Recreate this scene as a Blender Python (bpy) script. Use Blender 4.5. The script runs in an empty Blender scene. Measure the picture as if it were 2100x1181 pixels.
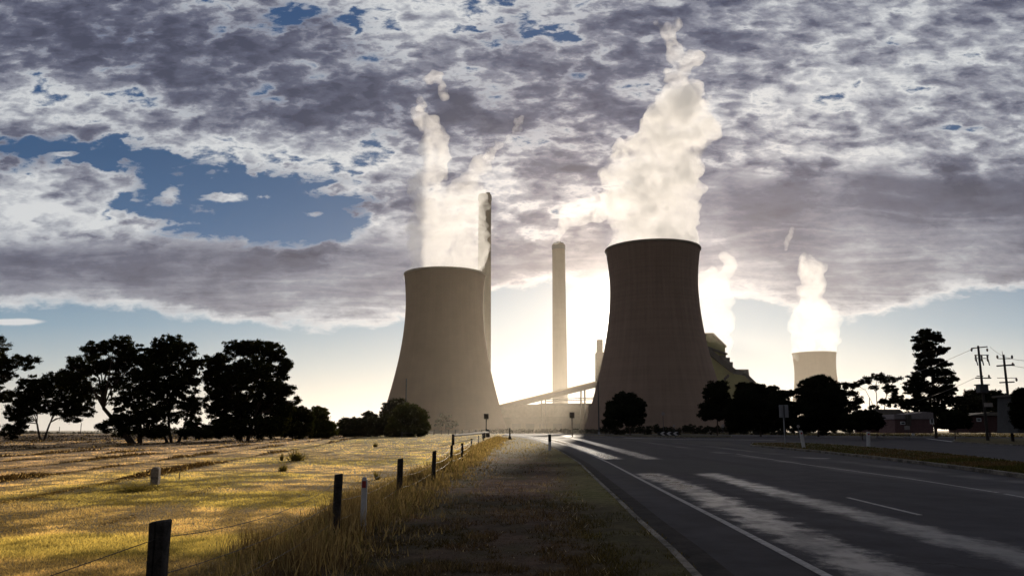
import bpy, math, random
import numpy as np
from mathutils import Vector

# ------------------------------------------------------------------ basics
SC = bpy.context.scene
COL = SC.collection
H_EYE = 1.4                       # eye height above the verge
F = 1629.0                        # focal length in px of a 2100 px wide frame
TP = 0.179                        # tangent of the camera's upward pitch
PITCH = math.atan(TP)
CP, SP = math.cos(PITCH), math.sin(PITCH)
rng = np.random.default_rng(7)
random.seed(7)

def ray(px, py):
    u = (px - 1050.0) / F
    v = (590.5 - py) / F
    return np.array([u, CP - v * SP, SP + v * CP])
def at(px, py, Y):
    """point at distance Y along the view that sits at this bearing and elevation"""
    d = ray(px, py); s = Y / d[1]
    return np.array([d[0] * s, Y, H_EYE + d[2] * s])
def gnd(px, py, z=0.0):
    d = ray(px, py); s = (z - H_EYE) / d[2]
    return np.array([d[0] * s, d[1] * s, z])
def AE(px, py):
    d = ray(px, py)
    return d[0] / d[1], d[2] / d[1]

SUN_A, SUN_E = AE(1266, 640)
SUN_AZ = math.atan(SUN_A)                       # from +Y towards +X
SUN_EL = math.atan(SUN_E * math.cos(SUN_AZ))
SUN_DIR = Vector((math.sin(SUN_AZ) * math.cos(SUN_EL), math.cos(SUN_AZ) * math.cos(SUN_EL), math.sin(SUN_EL)))

# ------------------------------------------------------------------ node maths
class X:
    """a socket (or number) in a node tree with ordinary arithmetic"""
    def __init__(s, nt, v): s.nt = nt; s.v = v
    def op(s, o, *a, clamp=False):
        n = s.nt.nodes.new('ShaderNodeMath'); n.operation = o; n.use_clamp = clamp
        for i, q in enumerate((s,) + a):
            q = q.v if isinstance(q, X) else q
            if isinstance(q, (int, float)): n.inputs[i].default_value = float(q)
            else: s.nt.links.new(q, n.inputs[i])
        return X(s.nt, n.outputs[0])
    def __add__(s, o): return s.op('ADD', o)
    __radd__ = __add__
    def __sub__(s, o): return s.op('SUBTRACT', o)
    def __rsub__(s, o): return X(s.nt, float(o)).op('SUBTRACT', s)
    def __mul__(s, o): return s.op('MULTIPLY', o)
    __rmul__ = __mul__
    def __truediv__(s, o): return s.op('DIVIDE', o)
    def __rtruediv__(s, o): return X(s.nt, float(o)).op('DIVIDE', s)
    def __pow__(s, o): return s.op('POWER', o)
    def max(s, o): return s.op('MAXIMUM', o)
    def min(s, o): return s.op('MINIMUM', o)
    def abs(s): return s.op('ABSOLUTE')
    def exp(s): return s.op('EXPONENT')
    def clamp(s): return s.op('ADD', 0.0, clamp=True)
    def smooth(s, a, b):
        n = s.nt.nodes.new('ShaderNodeMapRange'); n.interpolation_type = 'SMOOTHSTEP'
        s.nt.links.new(s.v, n.inputs['Value'])
        n.inputs['From Min'].default_value = a; n.inputs['From Max'].default_value = b
        return X(s.nt, n.outputs['Result'])
    def gauss(s, o, ca, ce, ra, re):
        da = (s - ca) / ra; de = (o - ce) / re
        return (-1.0 * (da * da + de * de)).exp()
def combine(nt, x, y, z):
    n = nt.nodes.new('ShaderNodeCombineXYZ')
    for i, q in enumerate((x, y, z)):
        q = q.v if isinstance(q, X) else q
        if isinstance(q, (int, float)): n.inputs[i].default_value = float(q)
        else: nt.links.new(q, n.inputs[i])
    return n.outputs[0]
def separate(nt, v):
    n = nt.nodes.new('ShaderNodeSeparateXYZ'); nt.links.new(v, n.inputs[0])
    return [X(nt, o) for o in n.outputs]
def noise(nt, vec, scale, detail=4, rough=0.55, dist=0.0, lac=2.0, out='Fac'):
    n = nt.nodes.new('ShaderNodeTexNoise')
    if vec is not None: nt.links.new(vec, n.inputs['Vector'])
    n.inputs['Scale'].default_value = scale; n.inputs['Detail'].default_value = detail
    n.inputs['Roughness'].default_value = rough; n.inputs['Distortion'].default_value = dist
    n.inputs['Lacunarity'].default_value = lac
    return X(nt, n.outputs[out]) if out == 'Fac' else n.outputs[out]
def mixc(nt, f, a, b, mode='MIX'):
    n = nt.nodes.new('ShaderNodeMix'); n.data_type = 'RGBA'; n.blend_type = mode
    f = f.v if isinstance(f, X) else f
    if isinstance(f, (int, float)): n.inputs[0].default_value = float(f)
    else: nt.links.new(f, n.inputs[0])
    for i, c in ((6, a), (7, b)):
        if isinstance(c, (tuple, list)): n.inputs[i].default_value = (*c[:3], 1.0)
        else: nt.links.new(c, n.inputs[i])
    return n.outputs[2]
# ------------------------------------------------------------------ camera
cam_data = bpy.data.cameras.new('camera')
cam = bpy.data.objects.new('camera', cam_data); COL.objects.link(cam)
cam_data.sensor_width = 36.0; cam_data.lens = 36.0 * F / 2100.0
cam_data.clip_start = 0.1; cam_data.clip_end = 20000.0
cam.location = (0, 0, H_EYE); cam.rotation_euler = (math.pi / 2 + PITCH, 0, 0)
SC.camera = cam
SC.view_settings.view_transform = 'Standard'; SC.view_settings.look = 'None'
SC.view_settings.exposure = 0.0; SC.view_settings.gamma = 1.0

# ------------------------------------------------------------------ sky
world = bpy.data.worlds.new('World'); SC.world = world; world.use_nodes = True
nt = world.node_tree; nt.nodes.clear()
out = nt.nodes.new('ShaderNodeOutputWorld'); bg = nt.nodes.new('ShaderNodeBackground')
nt.links.new(bg.outputs[0], out.inputs[0])
sky = nt.nodes.new('ShaderNodeTexSky'); sky.sky_type = 'NISHITA'; sky.sun_disc = False
sky.sun_elevation = SUN_EL; sky.sun_rotation = SUN_AZ
sky.altitude = 50; sky.air_density = 1.0; sky.dust_density = 0.8; sky.ozone_density = 2.0
tc = nt.nodes.new('ShaderNodeTexCoord')
dx, dy, dz = separate(nt, tc.outputs['Generated'])
yy = dy.max(0.12)
A = dx / yy
Ev = dz / yy
zz = dz.max(0.0) + 0.05
PX = dx / zz; PY = yy / zz
P = combine(nt, PX, PY, 0.0)
# domain warp for torn, wind-drawn edges
wv = noise(nt, P, 1.1, 3, 0.5, out='Color')
vm = nt.nodes.new('ShaderNodeVectorMath'); vm.operation = 'MULTIPLY_ADD'
nt.links.new(wv, vm.inputs[0]); vm.inputs[1].default_value = (0.55, 0.45, 0.0); nt.links.new(P, vm.inputs[2])
PW = vm.outputs[0]
n_big = noise(nt, PW, 1.3, 3, 0.5) - 0.5
n_mid = noise(nt, PW, 4.2, 6, 0.58) - 0.5
mp = nt.nodes.new('ShaderNodeMapping'); mp.inputs['Rotation'].default_value = (0, 0, 0.12)
mp.inputs['Scale'].default_value = (2.6, 6.5, 1.0); nt.links.new(PW, mp.inputs[0])
n_row = noise(nt, mp.outputs[0], 1.0, 5, 0.55, 0.4) - 0.5
# small-scale billows in bearing/elevation so that they do not vanish near the horizon
Q = combine(nt, A, Ev * 2.2, 0.3)
n_bil = noise(nt, Q, 20.0, 8, 0.64, 0.25) - 0.5
n_hf = noise(nt, Q, 44.0, 6, 0.62, 0.3) - 0.5
n_fin = noise(nt, Q, 5.0, 10, 0.66, 0.1) - 0.5

def blob(px, py, rx, ry, w, rot=None):
    a, e = AE(px, py)
    return A.gauss(Ev, a, e, rx / F * 1.02, ry / F * 1.05) * w
def total(lst):
    t = None
    for b in lst:
        g = blob(*b); t = g if t is None else t + g
    return t
# the ragged lower edge of the cloud sheet, as elevation against bearing
fc = nt.nodes.new('ShaderNodeFloatCurve')
edge = [(-400, 625), (0, 636), (220, 640), (400, 655), (620, 678), (760, 672), (850, 655), (950, 620), (1060, 590), (1200, 585), (1440, 615),
        (1580, 628), (1660, 655), (1730, 664), (1850, 645), (1930, 618), (2100, 588), (2400, 560)]
mpg = fc.mapping; cur = mpg.curves[0]
pts = []
for px, py in edge:
    a, e = AE(px, py); pts.append(((a + 1.0) / 2.0, e / 0.4))
while len(cur.points) < len(pts): cur.points.new(0.5, 0.5)
for p_, (x_, y_) in zip(cur.points, pts): p_.location = (x_, y_)
mpg.update()
nt.links.new(((A + 1.0) / 2.0).clamp().v, fc.inputs['Value'])
e_edge = X(nt, fc.outputs[0]) * 0.4
over = (Ev - e_edge + n_bil * 0.045 + n_fin * 0.045) / 0.034     # 0 at the lower edge, about 1 some 90 px above

holes = total([(530, 432, 220, 64, -2.4), (350, 385, 130, 48, -1.4), (690, 462, 120, 30, -1.5), (620, 405, 110, 35, -1.0), (720, 395, 110, 26, -0.8),
               (30, 300, 120, 30, -1.8), (190, 312, 120, 30, -1.7), (20, 345, 60, 16, -0.9), (300, 335, 110, 30, -1.3), (400, 352, 80, 24, -0.7), (640, 45, 110, 26, -1.0), (590, 20, 50, 30, -0.6), (700, 95, 60, 16, -0.8), (760, 120, 50, 12, -0.5), (1000, 80, 60, 40, -0.5),
               (1180, 160, 40, 30, -0.55), (1850, 92, 90, 11, -0.75), (1960, 262, 150, 9, -0.7), (430, 485, 260, 18, -1.1),
               (770, 425, 60, 30, -0.7), (1060, 60, 30, 60, -0.45), (240, 420, 30, 12, -0.8)])
holes = ((holes * 0.5).exp() - 1.0) * 2.45
floaters = total([
               # fair-weather clouds afloat in the blue
               (480, 405, 66, 13, 1.8), (548, 424, 28, 13, 1.6), (640, 440, 45, 8, 1.3), (710, 390, 90, 15, 1.6), (790, 468, 55, 45, 2.0), (750, 508, 60, 10, 1.3), (845, 470, 60, 60, 0.8),
               (130, 316, 26, 8, 1.4), (80, 425, 120, 55, 1.3), (220, 475, 120, 28, 1.4), (210, 375, 80, 26, 1.3), (350, 400, 26, 20, 1.3)])
thick = total([(330, 90, 330, 85, 0.42), (650, 200, 260, 60, 0.36), (120, 60, 200, 80, 0.2), (930, 240, 200, 60, 0.25), (1150, 330, 250, 60, 0.12), (1200, 170, 200, 120, 0.14), (1950, 400, 320, 75, 0.26), (1500, 420, 160, 90, 0.12),
               (230, 530, 600, 30, 0.26), (300, 580, 900, 50, 0.10), (1350, 60, 250, 120, 0.08),
               (110, 210, 170, 60, -0.22), (430, 310, 260, 34, -0.36), (740, 345, 150, 34, -0.34), (880, 30, 180, 60, -0.26), (110, 430, 220, 70, -0.30), (500, 412, 100, 40, -0.3),
               (1650, 190, 260, 60, -0.17), (1800, 320, 240, 22, -0.25), (1950, 70, 160, 40, -0.14), (1050, 370, 90, 60, -0.24), (1450, 255, 120, 40, -0.08), (40, 659, 70, 9, -0.6)])
# puffs of the altocumulus field
def voro(vec, scale, smooth=0.6, det=1.0):
    n = nt.nodes.new('ShaderNodeTexVoronoi'); n.feature = 'SMOOTH_F1'; n.inputs['Scale'].default_value = scale; n.inputs['Smoothness'].default_value = smooth
    n.inputs['Detail'].default_value = det; n.inputs['Roughness'].default_value = 0.5
    nt.links.new(vec, n.inputs['Vector']); return X(nt, n.outputs['Distance'])
wv2 = noise(nt, Q, 22.0, 5, 0.6, out='Color')
vm2 = nt.nodes.new('ShaderNodeVectorMath'); vm2.operation = 'MULTIPLY_ADD'
nt.links.new(wv2, vm2.inputs[0]); vm2.inputs[1].default_value = (0.07, 0.07, 0.0); nt.links.new(Q, vm2.inputs[2])
QW = vm2.outputs[0]
v_puf = 0.42 - voro(QW, 27.0)            # + in the middle of a puff
n_tear = noise(nt, QW, 8.0, 10, 0.62, 0.2) - 0.5
base0 = holes + floaters * 1.0 + A.smooth(0.15, 0.4) * 0.3 + 1.42 + thick * 0.6
rowamp = A.smooth(-0.05, 0.12) * 2.2 + 0.6
N = n_tear * 3.9 + n_bil * 2.5 + n_hf * 1.5 + n_fin * 1.0 + v_puf * 1.7 + n_mid * 1.2 + n_row * rowamp
dens = base0 + N * 0.85
lev = AE(1050, 508)[1] + A.smooth(0.02, 0.30) * (AE(1050, 365)[1] - AE(1050, 508)[1])
band = (Ev - lev + n_tear * 0.16).smooth(-0.022, 0.022)             # below this level a smooth, closed deck
deck = 1.0 - band
dens = dens * band + deck * (0.80 + n_mid * 0.3 + n_fin * 0.8 + n_tear * 0.6)
dens = dens.min(over * 1.7)
low = total([(40, 659, 52, 5.5, 1.3), (0, 662, 60, 6, 0.6), (1932, 636, 18, 3, 0.5)]) - 0.45 + n_fin * 1.6 + n_bil * 1.0
dens = dens.max(low)
cover = dens.smooth(-0.18, 0.60)
t = 0.57 + thick * 1.3 + (N * 0.38 + (dens.min(0.9) - 0.5) * 0.25) * (band * 0.88 + 0.12) + deck * (n_row * 0.45 + n_fin * 1.1 + n_tear * 0.7 - 0.02) - (Ev.smooth(0.24, 0.14)) * 0.14
rim = dens.smooth(0.50, 0.05)                                     # thin margins let the light through
t = t - rim * 0.10
t = t - over.smooth(0.75, 0.05) * 0.50 * (n_fin * 2.0 + 0.9).clamp()
t = t / 1.25 + 0.02
cr = nt.nodes.new('ShaderNodeValToRGB'); nt.links.new(t.v, cr.inputs[0])
el = cr.color_ramp.elements
el[0].position = 0.02; el[0].color = (0.66, 0.675, 0.685, 1)
el[1].position = 0.92; el[1].color = (0.066, 0.072, 0.112, 1)
for p_, c_ in ((0.22, (0.46, 0.48, 0.52, 1)), (0.42, (0.245, 0.258, 0.315, 1)), (0.64, (0.115, 0.124, 0.180, 1))):
    e_ = el.new(p_); e_.color = c_
# light around the sun
vd = nt.nodes.new('ShaderNodeVectorMath'); vd.operation = 'DOT_PRODUCT'
nt.links.new(tc.outputs['Generated'], vd.inputs[0]); vd.inputs[1].default_value = SUN_DIR
ang = X(nt, vd.outputs['Value']).min(1.0).op('ARCCOSINE')
g_core = (-1.0 * (ang / 0.036) * (ang / 0.036)).exp()
g_mid = (-1.0 * ang / 0.060).exp()
g_wide = (-1.0 * (ang / 0.30) * (ang / 0.30)).exp()
g_cl = (-1.0 * (ang / 0.24) * (ang / 0.24)).exp()
warm = mixc(nt, g_cl.clamp(), (1, 1, 1), (1.9, 1.62, 1.42))
cloud = mixc(nt, 1.0, cr.outputs[0], warm, 'MULTIPLY')
# clear sky: the Nishita sky, whitened by low haze
skyc = nt.nodes.new('ShaderNodeVectorMath'); skyc.operation = 'SCALE'
nt.links.new(sky.outputs[0], skyc.inputs[0]); skyc.inputs['Scale'].default_value = 0.075
cg = nt.nodes.new('ShaderNodeValToRGB'); nt.links.new((Ev / 0.6).clamp().v, cg.inputs[0])
el = cg.color_ramp.elements
el[0].position = 0.0; el[0].color = (0.60, 0.59, 0.56, 1)
el[1].position = 1.0; el[1].color = (0.020, 0.068, 0.185, 1)
for p_, c_ in ((0.06, (0.60, 0.60, 0.56, 1)), (0.13, (0.42, 0.50, 0.54, 1)), (0.22, (0.20, 0.335, 0.46, 1)), (0.40, (0.040, 0.120, 0.27, 1)), (0.6, (0.022, 0.080, 0.20, 1))):
    e_ = el.new(p_); e_.color = c_
clear0 = mixc(nt, 0.15, cg.outputs[0], skyc.outputs[0])
hazec = mixc(nt, 0.0, (0.62, 0.67, 0.72), (0.86, 0.80, 0.74))
g_hz = (-1.0 * (ang / 0.34) * (ang / 0.34)).exp() * Ev.smooth(0.30, 0.10)
clear = mixc(nt, (g_hz * 0.52).clamp(), clear0, hazec)
skymix = mixc(nt, cover * 0.985, clear, cloud)
def scaled(col, f):
    n = nt.nodes.new('ShaderNodeVectorMath'); n.operation = 'SCALE'; n.inputs[0].default_value = col
    nt.links.new(f.v, n.inputs['Scale']); return n.outputs[0]
def addv(a, b):
    n = nt.nodes.new('ShaderNodeVectorMath'); n.operation = 'ADD'; nt.links.new(a, n.inputs[0]); nt.links.new(b, n.inputs[1]); return n.outputs[0]
glow = addv(scaled((3.2, 2.9, 2.4), g_core), scaled((0.66, 0.55, 0.42), g_mid))
back = dy.smooth(-0.25, 0.35) * 0.62 + 0.38                       # the sky away from the sun is dimmer
nsc = nt.nodes.new('ShaderNodeVectorMath'); nsc.operation = 'SCALE'; nt.links.new(skymix, nsc.inputs[0]); nt.links.new(back.v, nsc.inputs['Scale'])
final = addv(nsc.outputs[0], glow)
nt.links.new(final, bg.inputs['Color']); bg.inputs['Strength'].default_value = 1.0
world.cycles.sampling_method = 'MANUAL'; world.cycles.sample_map_resolution = 512

# ------------------------------------------------------------------ sun
sl = bpy.data.lights.new('sun', 'SUN'); sl.energy = 5.0; sl.angle = math.radians(0.55); sl.color = (1.0, 0.86, 0.68)
so = bpy.data.objects.new('sun', sl); COL.objects.link(so)
so.rotation_euler = SUN_DIR.to_track_quat('Z', 'Y').to_euler(); so.location = (200, 1500, 260)

# ------------------------------------------------------------------ materials
MATS = {}
def newmat(name):
    m = bpy.data.materials.new(name); m.use_nodes = True
    n = m.node_tree; n.nodes.clear()
    o = n.nodes.new('ShaderNodeOutputMaterial'); MATS[name] = m
    return m, n, o
def principled(n, col, rough=0.8, spec=0.3, metal=0.0):
    b = n.nodes.new('ShaderNodeBsdfPrincipled')
    if isinstance(col, (tuple, list)): b.inputs['Base Color'].default_value = (*col[:3], 1)
    else: n.links.new(col, b.inputs['Base Color'])
    if isinstance(rough, X): n.links.new(rough.v, b.inputs['Roughness'])
    else: b.inputs['Roughness'].default_value = rough
    b.inputs['Specular IOR Level'].default_value = spec; b.inputs['Metallic'].default_value = metal
    return b
def objco(n):
    t = n.nodes.new('ShaderNodeTexCoord'); return t.outputs['Object']
def bump(n, h, dist=0.05, strength=1.0):
    b = n.nodes.new('ShaderNodeBump'); b.inputs['Distance'].default_value = dist; b.inputs['Strength'].default_value = strength
    n.links.new(h.v, b.inputs['Height']); return b.outputs[0]
def simple(name, col, rough=0.8, var=0.25, scale=3.0, spec=0.25, bmp=0.0, metal=0.0):
    """one base colour broken up by two sizes of noise"""
    m, n, o = newmat(name)
    co = objco(n)
    a = noise(n, co, scale, 5, 0.6); b = noise(n, co, scale * 9.0, 3, 0.6)
    f = (a * 0.65 + b * 0.35)
    lo = tuple(c * (1 - var) for c in col); hi = tuple(min(1.0, c * (1 + var)) for c in col)
    c = mixc(n, f.smooth(0.3, 0.7), lo, hi)
    p = principled(n, c, rough, spec, metal)
    if bmp: n.links.new(bump(n, f, bmp), p.inputs['Normal'])
    n.links.new(p.outputs[0], o.inputs[0])
    return m

def leafmat(name, col, trans=0.35, var=0.5):
    m, n, o = newmat(name)
    at_ = n.nodes.new('ShaderNodeAttribute'); at_.attribute_name = 'shade'
    c = mixc(n, 1.0, at_.outputs['Color'], col, 'MULTIPLY')
    d = n.nodes.new('ShaderNodeBsdfDiffuse'); n.links.new(c, d.inputs[0])
    t = n.nodes.new('ShaderNodeBsdfTranslucent'); c2 = mixc(n, 1.0, c, (1.25, 1.1, 0.55), 'MULTIPLY'); n.links.new(c2, t.inputs[0])
    mx = n.nodes.new('ShaderNodeMixShader'); mx.inputs[0].default_value = trans
    n.links.new(d.outputs[0], mx.inputs[1]); n.links.new(t.outputs[0], mx.inputs[2])
    n.links.new(mx.outputs[0], o.inputs[0])
    return m

M_BARK = simple('bark', (0.06, 0.045, 0.035), 0.95, 0.4, 6, 0.1, 0.03)
M_WOOD = simple('weathered_timber', (0.045, 0.040, 0.036), 0.92, 0.6, 14, 0.1, 0.01)
M_PALEWOOD = simple('pale_weathered_timber', (0.26, 0.22, 0.18), 0.92, 0.45, 16, 0.1, 0.01)
M_WHITE = simple('white_post_paint', (0.55, 0.54, 0.54), 0.6, 0.16, 12, 0.3)
M_RED = simple('red_reflector', (0.30, 0.03, 0.03), 0.4, 0.1, 8, 0.5)
M_BLACK = simple('black_paint', (0.02, 0.02, 0.02), 0.6, 0.2, 8, 0.3)
M_STEEL = simple('galvanised_steel', (0.28, 0.28, 0.29), 0.5, 0.2, 8, 0.4, 0, 0.6)
M_DSTEEL = simple('dark_steel', (0.05, 0.05, 0.055), 0.6, 0.3, 2, 0.3)
M_WIRE = simple('fence_wire', (0.06, 0.05, 0.045), 0.6, 0.3, 8, 0.3)
M_SIGNBACK = simple('sign_back_aluminium', (0.24, 0.24, 0.26), 0.5, 0.12, 6, 0.4, 0, 0.3)
M_SIGNDARK = simple('sign_back_dark', (0.07, 0.05, 0.035), 0.6, 0.2, 6, 0.3)
M_KERB = simple('kerb_concrete', (0.12, 0.105, 0.088), 0.9, 0.9, 1.3, 0.2, 0.01)
M_GUTTER = simple('gutter_dirt', (0.018, 0.015, 0.014), 0.95, 0.7, 2.2, 0.1, 0.01)
M_GIVEWAY = simple('bright_road_paint', (0.55, 0.53, 0.52), 0.7, 0.3, 5, 0.2)
M_PAINT = simple('road_paint', (0.24, 0.23, 0.225), 0.7, 0.5, 7, 0.2)
M_CERAMIC = simple('ceramic_insulator', (0.10, 0.07, 0.06), 0.3, 0.2, 8, 0.5)
M_ROOF = simple('roof_tiles', (0.16, 0.14, 0.115), 0.85, 0.3, 2.5, 0.2, 0.03)
M_BRICK = simple('red_brick', (0.085, 0.045, 0.042), 0.9, 0.3, 4, 0.2, 0.01)
M_CREAM = simple('cream_weatherboard', (0.22, 0.19, 0.19), 0.8, 0.2, 3, 0.2)
M_WFRAME = simple('white_window_frame', (0.75, 0.75, 0.75), 0.5, 0.1, 3, 0.3)
M_SHED = simple('shed_cladding', (0.05, 0.05, 0.052), 0.8, 0.25, 0.4, 0.2)
M_PANE = simple('dark_window_pane', (0.02, 0.025, 0.03), 0.1, 0.2, 3, 0.6)
M_YELLOW = simple('yellow_green_cladding', (0.32, 0.30, 0.11), 0.75, 0.18, 0.06, 0.2)
M_TANROOF = simple('tan_roof_cladding', (0.42, 0.33, 0.20), 0.7, 0.15, 0.06, 0.25)
M_GREYCLAD = simple('grey_cladding', (0.14, 0.125, 0.11), 0.8, 0.25, 0.08, 0.2)
M_DARKCLAD = simple('dark_gallery_cladding', (0.07, 0.06, 0.05), 0.8, 0.3, 0.08, 0.2)
M_CONVEYOR = simple('conveyor_cladding', (0.20, 0.17, 0.13), 0.8, 0.2, 0.05, 0.2)
M_HALL = simple('hall_cladding', (0.24, 0.20, 0.15), 0.85, 0.25, 0.05, 0.2)

def concrete(name, col, band=0.25, streak=0.2, lift=1.6):
    m, n, o = newmat(name)
    co = objco(n); x, y, z = separate(n, co)
    ring = noise(n, combine(n, 0.0, 0.0, z * 1.0), 0.22, 6, 0.7) - 0.5       # lift bands
    a_ = y.op('ARCTAN2', x)
    st = noise(n, combine(n, a_ * 14.0, z * 0.02, 0.0), 1.0, 5, 0.65) - 0.5     # rain streaks down the shell
    sm = noise(n, combine(n, a_ * 3.0, z * 0.10, 1.0), 1.0, 4, 0.6) - 0.5
    lines = ((z / lift).op('FRACT') - 0.5).abs().smooth(0.42, 0.5)              # joints between the pours
    ribs = ((a_ * 22.0).op('FRACT') - 0.5).abs().smooth(0.46, 0.5)
    f = (ring * band * 3.0 + st * streak * 3.0 + sm * 0.35 - lines * 0.03 - ribs * 0.02 + 0.5).clamp()
    c = mixc(n, f, tuple(q * 0.45 for q in col), tuple(q * 1.5 for q in col))
    p = principled(n, c, 0.95, 0.1)
    n.links.new(bump(n, lines * -0.6 + sm * 0.6, 0.05), p.inputs['Normal'])
    n.links.new(p.outputs[0], o.inputs[0])
    return m
M_SHELL = concrete('weathered_concrete_shell', (0.28, 0.190, 0.142), 0.22, 0.20)
M_SHELL_L = concrete('pale_concrete_shell', (0.19, 0.108, 0.062), 0.03, 0.10)
M_STACK_SHADE = concrete('shaded_stack_concrete', (0.035, 0.026, 0.02), 0.1, 0.1, 6.0)  # stack in the steam's shadow, that shade put into its colour
M_STACK = concrete('stack_concrete', (0.14, 0.11, 0.08), 0.1, 0.1, 6.0)
M_RIM = simple('concrete_rim', (0.30, 0.25, 0.20), 0.9, 0.2, 0.2, 0.1)
M_INNER = simple('dark_wet_concrete', (0.08, 0.07, 0.06), 0.9, 0.2, 0.2, 0.1)

# ------------------------------------------------------------------ mesh helpers
def link(name, me, mat, parent=None, loc=None):
    o = bpy.data.objects.new(name, me); COL.objects.link(o)
    if mat is not None:
        for m in (mat if isinstance(mat, (list, tuple)) else [mat]): me.materials.append(m)
    if parent is not None: o.parent = parent
    if loc is not None: o.location = loc
    return o
def tag(o, label=None, cat=None, group=None, kind=None):
    if label: o['label'] = label
    if cat: o['category'] = cat
    if group: o['group'] = group
    if kind: o['kind'] = kind
    return o
def thing(name, loc, label, cat, group=None, rz=0.0):
    o = bpy.data.objects.new(name, None); COL.objects.link(o)
    o.location = loc; o.rotation_euler = (0, 0, rz); o.empty_display_size = 0.5
    return tag(o, label, cat, group)
class MB:
    """collects vertices and faces for one mesh"""
    def __init__(s): s.v = []; s.f = []; s.mi = []; s.smooth = []
    def add(s, vs, fs, mi=0, smooth=False):
        b = len(s.v); s.v += [tuple(map(float, q)) for q in vs]
        s.f += [tuple(b + i for i in f) for f in fs]; s.mi += [mi] * len(fs); s.smooth += [smooth] * len(fs)
    def box(s, x0, x1, y0, y1, z0, z1, mi=0):
        vs = [(x0, y0, z0), (x1, y0, z0), (x1, y1, z0), (x0, y1, z0), (x0, y0, z1), (x1, y0, z1), (x1, y1, z1), (x0, y1, z1)]
        s.add(vs, [(0, 3, 2, 1), (4, 5, 6, 7), (0, 1, 5, 4), (1, 2, 6, 5), (2, 3, 7, 6), (3, 0, 4, 7)], mi)
    def prism(s, poly, y0, y1, mi=0):
        """polygon in x,z pushed from y0 to y1"""
        n = len(poly)
        vs = [(x, y0, z) for x, z in poly] + [(x, y1, z) for x, z in poly]
        s.add(vs, [tuple(range(n)), tuple(range(2 * n - 1, n - 1, -1))] + [(i, i + n, (i + 1) % n + n, (i + 1) % n) for i in range(n)], mi)
    def tube(s, pts, rad, k=8, mi=0, smooth=True, cap=True):
        pts = [np.array(p, float) for p in pts]
        rings = []
        for i, p in enumerate(pts):
            t = pts[min(i + 1, len(pts) - 1)] - pts[max(i - 1, 0)]
            t /= (np.linalg.norm(t) + 1e-9)
            a = np.cross(t, (0, 0, 1) if abs(t[2]) < 0.9 else (0, 1, 0)); a /= np.linalg.norm(a); b = np.cross(t, a)
            r = rad[i] if hasattr(rad, '__len__') else rad
            rings.append([p + r * (math.cos(q) * a + math.sin(q) * b) for q in (2 * math.pi * j / k for j in range(k))])
        vs = [v for r in rings for v in r]
        fs = [(i * k + j, i * k + (j + 1) % k, (i + 1) * k + (j + 1) % k, (i + 1) * k + j) for i in range(len(pts) - 1) for j in range(k)]
        s.add(vs, fs, mi, smooth)
        if cap: s.add(rings[0], [tuple(range(k))[::-1]], mi); s.add(rings[-1], [tuple(range(k))], mi)
    def lathe(s, prof, k=96, mi=0, smooth=True):
        vs = [(r * math.cos(2 * math.pi * j / k), r * math.sin(2 * math.pi * j / k), z) for r, z in prof for j in range(k)]
        fs = [(i * k + j, i * k + (j + 1) % k, (i + 1) * k + (j + 1) % k, (i + 1) * k + j) for i in range(len(prof) - 1) for j in range(k)]
        s.add(vs, fs, mi, smooth)
    def mesh(s, name):
        me = bpy.data.meshes.new(name); me.from_pydata(s.v, [], s.f)
        if any(s.mi): me.polygons.foreach_set('material_index', s.mi)
        me.polygons.foreach_set('use_smooth', s.smooth); me.update()
        return me
    def build(s, name, mat, parent=None, loc=None, rot=None):
        o = link(name, s.mesh(name), mat, parent, loc)
        if rot is not None: o.rotation_euler = rot
        return o
def bevel(o, w, seg=2):
    m = o.modifiers.new('bevel', 'BEVEL'); m.width = w; m.segments = seg; return o
def fastmesh(name, V, Fc, shade=None):
    """V n x 3, Fc m x k (all faces the same size), optional shade per vertex n x 3"""
    me = bpy.data.meshes.new(name); n, m, k = len(V), len(Fc), Fc.shape[1]
    me.vertices.add(n); me.vertices.foreach_set('co', V.astype(np.float32).ravel())
    me.loops.add(m * k); me.loops.foreach_set('vertex_index', Fc.astype(np.int32).ravel())
    me.polygons.add(m); me.polygons.foreach_set('loop_start', np.arange(0, m * k, k, dtype=np.int32))
    me.polygons.foreach_set('loop_total', np.full(m, k, dtype=np.int32))
    if shade is not None:
        a = me.attributes.new('shade', 'FLOAT_COLOR', 'POINT')
        a.data.foreach_set('color', np.concatenate([shade, np.ones((n, 1))], 1).astype(np.float32).ravel())
    me.update(calc_edges=True); me.validate()
    return me

def vnoise(x, y, seed=0):
    xi = np.floor(x).astype(np.int64); yi = np.floor(y).astype(np.int64)
    xf = x - xi; yf = y - yi
    def h(a, b):
        v = (a * 374761393 + b * 668265263 + seed * 1442695041) & 0xffffffff
        v = ((v ^ (v >> 13)) * 1274126177) & 0xffffffff
        return ((v ^ (v >> 16)) & 0xffff) / 65535.0
    u = xf * xf * (3 - 2 * xf); v = yf * yf * (3 - 2 * yf)
    return (h(xi, yi) * (1 - u) + h(xi + 1, yi) * u) * (1 - v) + (h(xi, yi + 1) * (1 - u) + h(xi + 1, yi + 1) * u) * v
def fbm(x, y, o=4, seed=0):
    t = 0; a = 0.5
    for i in range(o):
        t = t + a * vnoise(x * 2 ** i, y * 2 ** i, seed + i); a *= 0.5
    return t

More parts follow.
